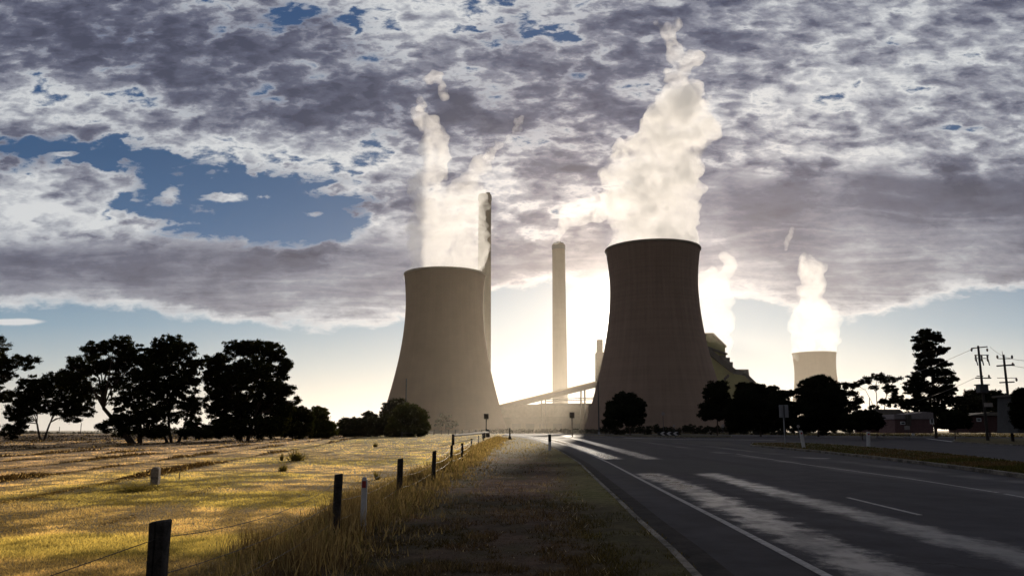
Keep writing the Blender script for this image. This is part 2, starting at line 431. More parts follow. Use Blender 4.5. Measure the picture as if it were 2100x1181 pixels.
# ------------------------------------------------------------------ ground
FENCE_X = -2.75
def sstep(a, b, x):
    t = np.clip((x - a) / (b - a), 0, 1); return t * t * (3 - 2 * t)
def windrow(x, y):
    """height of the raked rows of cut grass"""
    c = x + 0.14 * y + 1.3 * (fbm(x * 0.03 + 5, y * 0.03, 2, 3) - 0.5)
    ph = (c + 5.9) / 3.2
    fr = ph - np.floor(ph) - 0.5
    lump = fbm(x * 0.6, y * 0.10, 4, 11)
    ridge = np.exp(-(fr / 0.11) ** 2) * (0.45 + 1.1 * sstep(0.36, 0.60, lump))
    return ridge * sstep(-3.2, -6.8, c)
def field_h(x, y):
    base = 0.03 * (fbm(x * 0.15, y * 0.15, 3, 21) - 0.5) + 0.012 * (fbm(x * 2.2, y * 1.6, 3, 31) - 0.5) * 2
    return 0.03 + base + 0.07 * windrow(x, y)
def verge_h(x, y):
    return 0.02 + 0.05 * (fbm(x * 0.3 + 7, y * 0.2, 3, 41) - 0.4) + 0.03 * (fbm(x * 3.0, y * 2.0, 3, 51) - 0.5)

def ncol(rgb, n_): return np.tile(np.array(rgb, float), (n_, 1))
def field_color(X_, Y_):
    shp = X_.shape; X_ = X_.ravel(); Y_ = Y_.ravel()
    wr = windrow(X_, Y_); gn = fbm(X_ * 0.22 + 3, Y_ * 0.30, 5, 77); gq = fbm(X_ * 1.5, Y_ * 1.1, 4, 71); g5 = fbm(X_ * 0.5 + 9, Y_ * 0.16, 4, 88)
    c_off = X_ + 0.14 * Y_
    green = np.clip(sstep(-12, -5.0, c_off) * 1.0 * sstep(0.40, 0.60, gn) + 0.30 * sstep(0.55, 0.68, gn), 0, 1)[:, None] * 0.55
    mixp = sstep(-6, -14, c_off)[:, None]
    C_ = np.array([0.60, 0.45, 0.25]) * (1 - mixp) + np.array([0.70, 0.50, 0.33]) * mixp
    C_ = C_ * (1 - green) + np.array([0.42, 0.39, 0.11]) * green
    C_ = C_ * (0.55 + 0.9 * sstep(0.34, 0.58, gq))[:, None] * (0.72 + 0.5 * sstep(0.36, 0.58, g5))[:, None]
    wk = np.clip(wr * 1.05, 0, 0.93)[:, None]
    return C_ * (1 - wk) + np.array([0.075, 0.05, 0.028]) * wk, green, gq, wr  # shadow side of the raked rows painted into the field colour
def verge_color(X_, Y_):
    gn = fbm(X_ * 0.7 + 13, Y_ * 0.45, 4, 177); g2 = fbm(X_ * 2.3, Y_ * 2.0, 4, 178); g3 = fbm(X_ * 0.25, Y_ * 0.18 + 4, 3, 179)
    gre = sstep(0.44, 0.60, gn)[:, None] * 0.85; lt = sstep(0.50, 0.64, g2)[:, None] * 0.8
    C_ = np.array([0.235, 0.150, 0.105]) * (1 - gre) + np.array([0.125, 0.108, 0.048]) * gre
    C_ = C_ * (1 - lt) + np.array([0.36, 0.27, 0.20]) * lt
    e_ = sstep(1.7, 0.3, kerb_x(Y_) - X_)[:, None] * 0.75; C_ = C_ * (1 - e_) + np.array([0.12, 0.125, 0.030]) * e_
    C_ = C_ * (0.45 + 1.0 * sstep(0.34, 0.62, g3))[:, None]
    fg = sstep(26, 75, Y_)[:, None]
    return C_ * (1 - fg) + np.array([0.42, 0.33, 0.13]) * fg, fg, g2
def set_shade(me, C_):
    a = me.attributes.new('shade', 'FLOAT_COLOR', 'POINT'); a.data.foreach_set('color', np.concatenate([C_, np.ones((len(C_), 1))], 1).astype(np.float32).ravel())
def grid_sheet(name, xs, ys, hf, mat, kind='structure'):
    Xg, Yg = np.meshgrid(xs, ys)
    Z = hf(Xg, Yg)
    V = np.stack([Xg, Yg, Z], -1).reshape(-1, 3)
    nx, ny = len(xs), len(ys)
    i = np.arange(nx - 1)[None, :] + nx * np.arange(ny - 1)[:, None]; i = i.ravel()
    Fc = np.stack([i, i + 1, i + nx + 1, i + nx], 1)
    if xs[1] < xs[0]: Fc = Fc[:, ::-1]
    me = fastmesh(name, V, Fc); me.polygons.foreach_set('use_smooth', [True] * len(me.polygons))
    return tag(link(name, me, mat), kind=kind)

def groundmat(name, cols, s1=0.12, s2=2.5, bmp=0.05, rough=0.95, attr=0.0):
    m, n, o = newmat(name)
    co = objco(n)
    a = noise(n, co, s1, 4, 0.6); b = noise(n, co, s2, 6, 0.7); c_ = noise(n, co, s2 * 9, 4, 0.7)
    f = (a * 0.45 + b * 0.35 + c_ * 0.2).smooth(0.36, 0.66)
    c = mixc(n, f, cols[0], cols[1])
    c = mixc(n, noise(n, co, s1 * 2.7, 5, 0.65).smooth(0.5, 0.72) * 0.7, c, cols[2])
    if attr:
        at_ = n.nodes.new('ShaderNodeAttribute'); at_.attribute_name = 'shade'
        c = mixc(n, attr, c, mixc(n, 1.0, at_.outputs['Color'], mixc(n, (b * 0.5 + c_ * 0.5).smooth(0.36, 0.64), (0.35, 0.35, 0.35), (1.0, 1.0, 1.0)), 'MULTIPLY'))
    p = principled(n, c, rough, 0.08)
    n.links.new(bump(n, b * 0.6 + c_ * 0.4, bmp), p.inputs['Normal'])
    n.links.new(p.outputs[0], o.inputs[0]); return m
M_GROUND = groundmat('dry_dark_grassland', ((0.030, 0.030, 0.014), (0.075, 0.060, 0.028), (0.045, 0.036, 0.02)), 0.05, 1.2, 0.12)
M_FIELD = groundmat('mown_straw_field', ((0.20, 0.15, 0.075), (0.42, 0.31, 0.17), (0.20, 0.20, 0.06)), 0.16, 2.6, 0.06, attr=0.8)
M_VERGE = groundmat('trodden_verge', ((0.055, 0.038, 0.026), (0.17, 0.115, 0.08), (0.07, 0.07, 0.028)), 0.35, 3.5, 0.05, attr=0.75)
M_MEDIAN = groundmat('median_turf', ((0.035, 0.035, 0.014), (0.13, 0.095, 0.045), (0.075, 0.065, 0.02)), 0.5, 4.0, 0.05)

g = MB(); g.add([(-9000, -60, -0.12), (9000, -60, -0.12), (9000, 12000, -0.12), (-9000, 12000, -0.12)], [(0, 1, 2, 3)])
tag(g.build('ground', M_GROUND), kind='structure')
ys = 2.0 * (420 / 2.0) ** (np.arange(620) / 619.0)
xs = FENCE_X + 0.1 - (np.exp(np.arange(560) / 559.0 * 5.3) - 1) * 1.65
def fh(x, y): return field_h(x, y) - 0.3 * sstep(330, 420, y) - 0.3 * sstep(-250, -320, x)
fo = grid_sheet('field', xs, ys, fh, M_FIELD)
Xg, Yg = np.meshgrid(xs, ys); set_shade(fo.data, field_color(Xg, Yg)[0])

# road outline, walked from near to far
L_KERB = [(1500, 1262), (1422, 1178), (1377, 1130), (1340, 1096), (1311, 1070), (1277, 1036), (1226, 987), (1188, 950), (1150, 926), (1118, 910), (1090, 901), (1062, 895.5), (1035, 892), (1000, 889.8), (940, 888.6)]
E_LINE = [(1850, 1262), (1696, 1181), (1580, 1120), (1479, 1067), (1390, 1022), (1311, 981), (1250, 949), (1200, 927), (1155, 910), (1110, 899), (1078, 893.6), (1045, 891)]
kx = np.array([gnd(*p)[0] for p in L_KERB]); ky = np.array([gnd(*p)[1] for p in L_KERB])
def kerb_x(y): return np.interp(y, ky, kx)
vy = 2.0 * (210 / 2.0) ** (np.arange(420) / 419.0)
ts = np.linspace(0, 1, 90)
Yv = np.repeat(vy[:, None], 90, 1); Xv = FENCE_X - 0.2 + (kerb_x(vy)[:, None] - FENCE_X + 0.2 - 0.02) * ts[None, :]
Zv = verge_h(Xv, Yv) * sstep(1.0, 0.90, ts)[None, :] + 0.05 * sstep(0.82, 0.97, ts)[None, :]
Zv = Zv - 0.02
V = np.stack([Xv, Yv, Zv], -1).reshape(-1, 3); i = (np.arange(89)[None, :] + 90 * np.arange(419)[:, None]).ravel()
me = fastmesh('verge', V, np.stack([i, i + 1, i + 91, i + 90], 1)); me.polygons.foreach_set('use_smooth', [True] * len(me.polygons))
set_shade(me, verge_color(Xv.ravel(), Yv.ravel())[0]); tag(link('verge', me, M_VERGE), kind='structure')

# asphalt
m, n, o = newmat('asphalt')
co = objco(n); x, y, z = separate(n, co)
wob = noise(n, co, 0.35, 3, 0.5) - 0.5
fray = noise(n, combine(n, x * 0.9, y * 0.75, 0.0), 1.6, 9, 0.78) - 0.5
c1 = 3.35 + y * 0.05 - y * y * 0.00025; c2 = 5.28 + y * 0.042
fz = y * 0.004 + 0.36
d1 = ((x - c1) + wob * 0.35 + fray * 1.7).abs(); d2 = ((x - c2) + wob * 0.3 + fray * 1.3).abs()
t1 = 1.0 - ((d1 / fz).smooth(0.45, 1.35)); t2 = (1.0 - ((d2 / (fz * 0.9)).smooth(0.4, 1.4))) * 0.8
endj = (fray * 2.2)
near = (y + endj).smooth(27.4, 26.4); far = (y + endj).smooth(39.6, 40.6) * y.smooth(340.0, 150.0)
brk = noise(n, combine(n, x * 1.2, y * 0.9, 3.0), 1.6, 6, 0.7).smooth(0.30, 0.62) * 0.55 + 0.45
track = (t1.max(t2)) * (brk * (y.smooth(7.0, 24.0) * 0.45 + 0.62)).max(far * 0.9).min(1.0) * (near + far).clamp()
faint1 = ((x - (10.2 + y * 0.06) + wob * 0.6).abs() / 0.5).smooth(1.6, 0.2); faint2 = ((x - (12.4 + y * 0.07) + wob * 0.6).abs() / 0.5).smooth(1.6, 0.2)
faint = faint1.max(faint2) * 0.42 * noise(n, co, 0.25, 4, 0.6).smooth(0.35, 0.65)
fine = noise(n, co, 55.0, 3, 0.7); mid = noise(n, co, 1.1, 6, 0.65); big = noise(n, combine(n, x * 0.8, y * 0.08, 0.0), 1.0, 4, 0.6)
base = mixc(n, (mid * 0.4 + fine * 0.3 + big * 0.3).smooth(0.36, 0.66), (0.011, 0.010, 0.014), (0.040, 0.036, 0.046))
gap = y.smooth(26.6, 27.2) * y.smooth(40.6, 40.0) * (x * -1.0).smooth(-9.5, -8.5)
base = mixc(n, gap * 0.5, base, (0.028, 0.028, 0.030))
vor = n.nodes.new('ShaderNodeTexVoronoi'); vor.feature = 'DISTANCE_TO_EDGE'; vor.inputs['Scale'].default_value = 0.45
wq = noise(n, co, 1.5, 4, 0.6, out='Color'); vq = n.nodes.new('ShaderNodeVectorMath'); vq.operation = 'MULTIPLY_ADD'
n.links.new(wq, vq.inputs[0]); vq.inputs[1].default_value = (1.2, 1.2, 0); n.links.new(co, vq.inputs[2]); n.links.new(vq.outputs[0], vor.inputs['Vector'])
crack = X(n, vor.outputs['Distance']).smooth(0.012, 0.003) * noise(n, co, 0.12, 3, 0.5).smooth(0.47, 0.58)
base = mixc(n, crack * 0.8, base, (0.006, 0.006, 0.007))
base = mixc(n, (track * 0.62 + faint * 0.4).clamp(), base, (0.23, 0.205, 0.19))  # worn, paler wheel tracks; the sky's sheen is painted into this colour too
rough = (0.80 - track * (far * 0.12 + 0.54) - faint * 0.32 + (fine - 0.5) * 0.15)
p = principled(n, base, rough, 0.35)
n.links.new((0.08 + track * 0.34 + faint * 0.1).v, p.inputs['Specular IOR Level'])
hgt = fine * 0.7 + mid * 0.3
b = n.nodes.new('ShaderNodeBump'); b.inputs['Distance'].default_value = 0.004
n.links.new((0.55 - track * 0.35).v, b.inputs['Strength']); n.links.new(hgt.v, b.inputs['Height']); n.links.new(b.outputs[0], p.inputs['Normal'])
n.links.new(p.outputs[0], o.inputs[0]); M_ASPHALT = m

def strip(name, left, right, z, mat):
    """a ribbon between two world polylines of equal length"""
    v = [(a[0], a[1], z) for a in left] + [(a[0], a[1], z) for a in right]; k = len(left)
    s = MB(); s.add(v, [(i, i + k, i + k + 1, i + 1) for i in range(k - 1)]); return s
near_k = gnd(*L_KERB[0])
road_l = [(near_k[0] - 0.3, -30)] + [gnd(*q)[:2] for q in L_KERB]
far_r = [gnd(2300, 897.0)[:2], gnd(2100, 896.3)[:2], gnd(1900, 894.5)[:2], gnd(1700, 893)[:2], gnd(1550, 891)[:2], gnd(1400, 889.5)[:2], gnd(1250, 888.8)[:2], gnd(1100, 888.4)[:2]]
poly = [(60, -30)] + [(60, 40)] + [tuple(q) for q in far_r] + [tuple(q) for q in road_l[::-1]]
import bmesh
bm = bmesh.new(); f_ = bm.faces.new([bm.verts.new((q[0], q[1], 0.0)) for q in poly]); bmesh.ops.triangulate(bm, faces=[f_]); bm.normal_update()
for q in bm.faces:
    if q.normal.z < 0: q.normal_flip()
me = bpy.data.meshes.new('road'); bm.to_mesh(me); bm.free()
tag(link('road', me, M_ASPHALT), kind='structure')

def band(name, pts, w, z, mat, kind='structure', h=None):
    """painted line or low kerb of width w along world points"""
    pts = [np.array(q[:2], float) for q in pts]; L = []; R = []
    for i, p_ in enumerate(pts):
        t = pts[min(i + 1, len(pts) - 1)] - pts[max(i - 1, 0)]; t /= np.linalg.norm(t); nrm = np.array([-t[1], t[0]])
        L.append(p_ + nrm * w / 2); R.append(p_ - nrm * w / 2)
    s = MB(); k = len(pts)
    s.add([(q[0], q[1], z) for q in L] + [(q[0], q[1], z) for q in R], [(i + k, i + k + 1, i + 1, i) for i in range(k - 1)])
    if h:
        s.v = []; s.f = []; s.mi = []; s.smooth = []
        s.add([(q[0], q[1], -0.02) for q in L] + [(q[0], q[1], h) for q in L] + [(q[0], q[1], h) for q in R] + [(q[0], q[1], -0.02) for q in R],
              [(a * k + i, a * k + i + 1, (a + 1) * k + i + 1, (a + 1) * k + i) for a in range(3) for i in range(k - 1)])
    return tag(s.build(name, mat), kind=kind)
def dens_line(pts, n=10):
    out_ = []
    for a, b_ in zip(pts[:-1], pts[1:]):
        for t in range(n): out_.append(np.array(a) * (1 - t / n) + np.array(b_) * t / n)
    return out_ + [np.array(pts[-1])]
band('edge_line', [gnd(*q) for q in E_LINE], 0.11, 0.006, M_PAINT)
band('lane_line', [gnd(1510, 930.5), gnd(1544, 936), gnd(1650, 952), gnd(1864, 981), gnd(2047, 1010)], 0.10, 0.006, M_PAINT)
band('lane_line', [gnd(2060, 1012.5), gnd(2130, 1025), gnd(2400, 1070)], 0.10, 0.006, M_PAINT)
band('lane_line', [gnd(1738, 1020), gnd(1812, 1038), gnd(1887, 1056)], 0.10, 0.006, M_PAINT)
band('lane_arrow', [gnd(1652, 938.5), gnd(1700, 940)], 0.55, 0.006, M_PAINT)
band('verge_kerb', dens_line([gnd(*q) for q in L_KERB[:12]], 8), 0.09, 0, M_KERB, h=0.035)
band('gutter', dens_line([gnd(*q) + np.array([0.22, 0, 0]) for q in L_KERB[:12]], 4), 0.34, 0.005, M_GUTTER)

def island(name, near, farl, mat, z=0.11, kerb=True):
    """raised island between two pixel polylines on the road, near edge and far edge, left to right"""
    P_ = [gnd(*q)[:2] for q in near] + [gnd(*q)[:2] for q in farl[::-1]]
    bm = bmesh.new(); top = [bm.verts.new((q[0], q[1], z)) for q in P_]; f_ = bm.faces.new(top)
    bmesh.ops.triangulate(bm, faces=[f_]); bm.normal_update()
    for q in bm.faces:
        if q.normal.z < 0: q.normal_flip()
    me = bpy.data.meshes.new(name); bm.to_mesh(me); bm.free(); tag(link(name, me, mat), kind='structure')
    if kerb: band(name + '_kerb', P_ + [P_[0]], 0.16, 0, M_KERB, h=z + 0.004)
    return P_
MED_N = [(1540, 915), (1600, 920), (1660, 926), (1700, 930), (1800, 941), (1900, 953), (2000, 966), (2100, 980), (2400, 1025)]
MED_F = [(1545, 909), (1600, 909), (1660, 910), (1700, 912), (1800, 920), (1900, 929), (2000, 940), (2100, 953), (2400, 990)]
MED_P = island('median', MED_N, MED_F, M_MEDIAN, 0.12)
island('verge_island', [(1955, 906), (2000, 909), (2100, 914), (2400, 930)], [(1960, 900), (2000, 899.5), (2100, 900), (2400, 902)], M_MEDIAN, 0.10)
M_DISLE = simple('dark_paving', (0.030, 0.026, 0.027), 0.9, 0.35, 1.0, 0.2)
island('splitter_island', [(1150, 897), (1250, 902), (1400, 908), (1500, 917), (1590, 929)], [(1170, 895.5), (1260, 897.5), (1400, 902), (1480, 906), (1590, 921)], M_DISLE, 0.02, kerb=False)
island('roundabout_island', [(1180, 892.4), (1300, 894.8), (1420, 896.6), (1500, 896.2)], [(1200, 891), (1300, 891.5), (1420, 892.2), (1500, 893.4)], M_GROUND, 0.10)
band('give_way_line', [gnd(1280, 898.2), gnd(1400, 900.5), gnd(1500, 901.5), gnd(1590, 902.5)], 0.9, 0.026, M_GIVEWAY)
band('far_edge_line', [gnd(1500, 892.3), gnd(1700, 896.3), gnd(1900, 898.8), gnd(1955, 905.5)], 0.4, 0.006, M_GIVEWAY)

# ------------------------------------------------------------------ grass
M_BLADE = leafmat('grass_blades', (1, 1, 1), 0.5)
def blades(name, X_, Y_, Z_, Hh, W_, C_, label=None, lean=0.35):
    n_ = len(X_); ang_ = rng.uniform(0, 2 * np.pi, n_); la = rng.uniform(0, 2 * np.pi, n_); ll = rng.uniform(0, lean, n_) * Hh
    dxy = np.stack([np.cos(ang_) * W_ / 2, np.sin(ang_) * W_ / 2 * 0.5], 1)
    B = np.stack([X_, Y_, Z_], 1)
    a = B.copy(); a[:, :2] -= dxy; b_ = B.copy(); b_[:, :2] += dxy
    c_ = B.copy(); c_[:, 0] += np.cos(la) * ll; c_[:, 1] += np.sin(la) * ll; c_[:, 2] += Hh
    V = np.stack([a, b_, c_], 1).reshape(-1, 3); S = np.repeat(C_, 3, 0)
    me = fastmesh(name, V, np.arange(n_ * 3).reshape(-1, 3), S)
    return tag(link(name, me, M_BLADE), label or None, None, None, 'stuff')
def screenish(n_, x0, x1, y0, y1):
    """ground positions that get sparser with distance, as blades merge into a cover"""
    yy_ = rng.uniform(y0, y1, n_) ; xx_ = rng.uniform(x0, x1, n_)
    u = (xx_ - 1050) / F; v = (590.5 - yy_) / F
    dy_ = CP - v * SP; dz_ = SP + v * CP; s = -H_EYE / dz_
    return u * s, dy_ * s
# mown field
n_ = 330000
X_, Y_ = screenish(n_, -120, 1040, 890.5, 1215)
k = (X_ < FENCE_X + 0.05) & (Y_ < 300); X_, Y_ = X_[k], Y_[k]
C_, green, gq, wr = field_color(X_, Y_)
C_ = C_ * rng.uniform(0.5, 1.25, (len(X_), 1))
Hh = (0.5 + 0.9 * gq) * (0.018 + 0.03 * rng.random(len(X_)) + 0.02 * green[:, 0] - 0.015 * np.clip(wr, 0, 1)) * (1 + Y_ * 0.008)
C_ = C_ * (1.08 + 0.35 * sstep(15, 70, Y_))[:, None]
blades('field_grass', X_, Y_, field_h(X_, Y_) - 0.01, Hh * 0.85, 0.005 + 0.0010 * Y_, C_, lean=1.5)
# raked rows of cut hay: tangled broken lines, shadow side painted as dark blades
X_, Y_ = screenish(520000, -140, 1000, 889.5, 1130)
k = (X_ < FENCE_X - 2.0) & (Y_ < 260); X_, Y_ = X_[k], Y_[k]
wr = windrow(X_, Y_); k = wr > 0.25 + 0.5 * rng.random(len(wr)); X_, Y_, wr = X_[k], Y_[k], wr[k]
C_ = np.array([0.070, 0.046, 0.027]) * rng.uniform(0.4, 1.6, (len(X_), 1)); lit = rng.random(len(X_)) < 0.10; C_[lit] = np.array([0.5, 0.36, 0.2])  # a few pale blades coloured as if sunlit
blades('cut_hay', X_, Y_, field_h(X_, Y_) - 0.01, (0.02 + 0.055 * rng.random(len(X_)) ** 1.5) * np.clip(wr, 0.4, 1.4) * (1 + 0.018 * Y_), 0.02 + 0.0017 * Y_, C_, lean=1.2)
# tall seeding grass along the fence
n_ = 70000
yt = 2.2 * (150 / 2.2) ** (rng.random(n_) ** 0.85); w_ = rng.normal(0, 1, n_)
xt = FENCE_X + 0.28 + w_ * np.where(w_ > 0, 0.62, 0.40) * (0.85 + 0.006 * yt)
cl = fbm(xt * 1.4, yt * 0.9, 3, 5)
k = (cl > 0.40 + 0.12 * (rng.random(len(yt)) - 0.5)) & (xt < kerb_x(yt) - 1.0); xt, yt, cl, w_ = xt[k], yt[k], cl[k], w_[k]
gold = np.array([0.38, 0.29, 0.175]); brn = np.array([0.17, 0.115, 0.07]); olv = np.array([0.15, 0.15, 0.05])
r_ = rng.random(len(xt))[:, None]
C_ = np.where(r_ < 0.42, gold, np.where(r_ < 0.8, brn, olv)) * rng.uniform(0.5, 1.2, (len(xt), 1))
Hh = (0.10 + 0.40 * rng.random(len(xt)) ** 2.2) * np.exp(-(w_ / 1.5) ** 2) * (0.1 + 2.0 * cl ** 1.3)
blades('tall_fence_grass', xt, yt, np.zeros(len(xt)), Hh, 0.0035 + 0.0007 * yt, C_, lean=0.6)
# denser tussocks round the marker post and the second fence post
for tx_, ty_, tn_, th_ in ((-2.42, 12.3, 900, 0.50), (-2.50, 13.6, 700, 0.45), (-2.75, 14.6, 600, 0.42), (-2.2, 11.2, 600, 0.42), (-2.55, 22.5, 500, 0.4), (-2.1, 8.6, 500, 0.36), (-2.9, 9.6, 420, 0.36)):
    qx_ = tx_ + rng.normal(0, 0.16, tn_); qy_ = ty_ + rng.normal(0, 0.30, tn_); cc_ = np.where(rng.random((tn_, 1)) < 0.6, gold, brn) * rng.uniform(0.5, 1.2, (tn_, 1))
    blades('grass_tussock', qx_, qy_, np.zeros(tn_), th_ * rng.uniform(0.5, 1.1, tn_), np.full(tn_, 0.013), cc_, lean=0.5)
# seed heads
idx = rng.choice(len(xt), 7000, replace=False)
blades('seed_heads', xt[idx] + rng.normal(0, 0.03, 7000), yt[idx], Hh[idx] * 0.82, 0.09 + 0.05 * rng.random(7000), 0.012 + 0.0011 * yt[idx], np.tile(gold * 0.9, (7000, 1)) * rng.uniform(0.5, 1.2, (7000, 1)), lean=0.8)
# verge
n_ = 110000
X_, Y_ = screenish(n_, 380, 1480, 892, 1215)
k = (X_ > FENCE_X) & (X_ < kerb_x(Y_) - 0.06) & (Y_ < 200); X_, Y_ = X_[k], Y_[k]
C_, far_gold, g2 = verge_color(X_, Y_)
C_ = C_ * rng.uniform(0.4, 1.4, (len(X_), 1)); C_[rng.random(len(X_)) < 0.012] = (0.5, 0.42, 0.36)
Hh = (0.012 + 0.045 * rng.random(len(X_)) ** 2) * (0.3 + 1.8 * sstep(0.36, 0.62, g2)) + 0.10 * far_gold[:, 0] * rng.random(len(X_))
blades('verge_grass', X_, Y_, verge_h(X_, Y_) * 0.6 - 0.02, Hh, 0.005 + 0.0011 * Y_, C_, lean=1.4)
# grass creeping over the kerb
ky_ = 3.0 * (90 / 3.0) ** rng.random(9000); kxx = kerb_x(ky_) + rng.normal(-0.06, 0.06, 9000)
k = fbm(ky_ * 1.1, kxx * 0.2, 3, 301) > 0.42; ky_, kxx = ky_[k], kxx[k]
blades('kerb_grass', kxx, ky_, np.full(len(kxx), 0.0), 0.02 + 0.04 * rng.random(len(kxx)), 0.005 + 0.0009 * ky_, np.tile(np.array([0.14, 0.115, 0.05]), (len(kxx), 1)) * rng.uniform(0.4, 1.3, (len(kxx), 1)), lean=1.2)
# turf on the median and the dark grass beyond the road
n_ = 60000
X_, Y_ = screenish(n_, 1540, 2180, 909, 1000)
ynear = np.interp
def px_of(X_, Y_, z=0.0):
    fw = Y_ * CP + (z - H_EYE) * SP; up = -Y_ * SP + (z - H_EYE) * CP
    return 1050 + F * X_ / fw, 590.5 - F * up / fw
qx, qy = px_of(X_, Y_)
lo = np.interp(qx, [a for a, b in MED_F], [b for a, b in MED_F]); hi = np.interp(qx, [a for a, b in MED_N], [b for a, b in MED_N])
k = (qy > lo + 1) & (qy < hi - 1); X_, Y_ = X_[k], Y_[k]
gn = fbm(X_ * 0.5, Y_ * 0.5, 4, 7)[:, None]
C_ = (np.array([0.12, 0.085, 0.055]) * (gn > 0.48) + np.array([0.07, 0.07, 0.028]) * (gn <= 0.48)) * rng.uniform(0.4, 1.2, (len(X_), 1))
blades('median_grass', X_, Y_, np.full(len(X_), 0.118), 0.03 + 0.07 * rng.random(len(X_)), 0.01 + 0.0011 * Y_, C_)
n_ = 40000
X_ = rng.uniform(-60, 260, n_); Y_ = 120 * (520 / 120) ** rng.random(n_)
qx, qy = px_of(X_, Y_); k = (qy < np.interp(qx, [900, 1100, 1250, 1400, 1550, 1700, 1900, 2100], [888.4, 888.4, 888.8, 889.5, 891, 893, 894.5, 896.3])) & (qx > 890) & (qx < 2200)
X_, Y_ = X_[k], Y_[k]
C_ = np.tile(np.array([0.085, 0.07, 0.03]), (len(X_), 1)) * rng.uniform(0.4, 1.3, (len(X_), 1))
blades('roadside_grass', X_, Y_, np.full(len(X_), -0.12), 0.15 + 0.35 * rng.random(len(X_)), 0.25 + 0 * X_, C_)

# ------------------------------------------------------------------ cooling towers
def tower_profile(Ht, rt, rth, rb, zt=0.80, n_=48):
    """hyperboloid-like shell: base radius rb, throat rth at zt*Ht, top rt"""
    pr = []
    for i in range(n_ + 1):
        z_ = Ht * i / n_; f_ = z_ / Ht
        if f_ < zt:
            a_ = math.sqrt((rb / rth) ** 2 - 1.0); r_ = rth * math.sqrt(1 + (a_ * (zt - f_) / zt) ** 2)
        else:
            r_ = rth + (rt - rth) * ((f_ - zt) / (1 - zt)) ** 1.7
        pr.append((r_, z_))
    return pr
def cooling_tower(px, py_top, py_base_w, D, rt_px, rth_px, rb_px, mat, label):
    k_ = D / F * 1.0
    base = at(px, 884, D); topz = at(px, py_top, D - rt_px * D / F)[2]
    sc_ = 0.985 * D / F
    t = thing('cooling_tower', (base[0], D, -0.12), label, 'cooling tower', 'cooling towers of the power station')
    Ht = topz + 0.12
    pr = tower_profile(Ht, rt_px * sc_, rth_px * sc_, rb_px * sc_)
    zleg = 2.0
    shell = [(r_, z_) for r_, z_ in pr if z_ >= zleg]; shell = [(np.interp(zleg, [q[1] for q in pr], [q[0] for q in pr]), zleg)] + shell
    s = MB(); s.lathe(shell, 128); s.build('shell', mat, t)
    s = MB(); s.lathe([(r_ - 0.7, z_) for r_, z_ in shell[::-1]], 96); s.build('inner_wall', M_INNER, t)
    rt = pr[-1][0]; s = MB(); s.lathe([(rt - 0.75, Ht - 0.9), (rt + 0.45, Ht - 0.9), (rt + 0.6, Ht - 0.2), (rt + 0.45, Ht + 0.3), (rt - 0.75, Ht + 0.3), (rt - 0.75, Ht - 0.9)], 128, smooth=False); s.build('rim', M_RIM, t)
    r0 = shell[0][0]; s = MB(); s.lathe([(r0 + 2.2, 0), (r0 + 2.2, 1.4), (r0 + 1.6, 1.4), (r0 + 1.6, 0)], 96, smooth=False); s.build('basin_wall', M_INNER, t)
    s = MB(); kk = 44
    for i in range(kk):
        for d_ in (0.5, -0.5):
            a0 = 2 * math.pi * i / kk; a1 = 2 * math.pi * (i + d_) / kk
            s.tube([((r0 + 1.2) * math.cos(a0), (r0 + 1.2) * math.sin(a0), 0), (r0 * math.cos(a1), r0 * math.sin(a1), zleg + 0.2)], 0.45, 6)
    tag(s.build('leg_colonnade', mat, t), kind='stuff')
    s = MB(); s.lathe([(r0 - 2.5, 0.0), (r0 - 2.5, zleg)], 64, smooth=True); s.build('fill_louvres', M_INNER, t)
    return t
cooling_tower(908, 547, 880, 557, 85.5, 81.5, 133, M_SHELL_L, 'pale hazy cooling tower left of the tall chimneys, trailing a forked steam plume')
cooling_tower(1350, 490, 880, 476, 99.5, 92, 153, M_SHELL, 'tallest dark banded cooling tower hiding the sun, with the thick steam column')
cooling_tower(1680, 720, 884, 1125, 43.5, 41, 64, M_SHELL_L, 'small distant cooling tower rising behind the dark trees on the right')

# ------------------------------------------------------------------ chimneys
def chimney(px, py_top, D, w_top, w_base, label, flues=3, mat=None):
    sc_ = D / F; b = at(px, 884, D); tz = at(px, py_top, D)[2]
    t = thing('chimney', (b[0], D, -0.12), label, 'chimney', 'tall power station chimneys')
    rt, rb = w_top / 2 * sc_, w_base / 2 * sc_; s = MB()
    s.lathe([(rb * (1 - f_) ** 1.6 * 1.0 + rt * (1 - (1 - f_) ** 1.6), f_ * tz) for f_ in np.linspace(0, 1, 24)], 48); s.build('shaft', mat or M_STACK, t)
    s = MB(); s.lathe([(rt, tz - 7), (rt + 0.55, tz - 6.5), (rt + 0.55, tz - 1.5), (rt - 0.8, tz + 0.2), (0.01, tz + 0.2)], 48, smooth=False); s.build('crown_band', M_DSTEEL, t)
    for i in range(flues):
        a_ = 2 * math.pi * i / flues + 0.5; s = MB(); rr = rt * 0.34
        cx, cy = rt * 0.55 * math.cos(a_), rt * 0.55 * math.sin(a_)
        s.tube([(cx, cy, tz - 1), (cx, cy, tz + 3.2)], rr, 16); s.build('flue', M_DSTEEL, t)
    return t
chimney(1149.5, 502, 1094, 27, 33, 'hazy golden concrete chimney standing clear between the two big cooling towers')
chimney(991.5, 400, 860, 27, 30, 'tall thin chimney half hidden behind the left cooling tower and its steam', 1, M_STACK_SHADE)

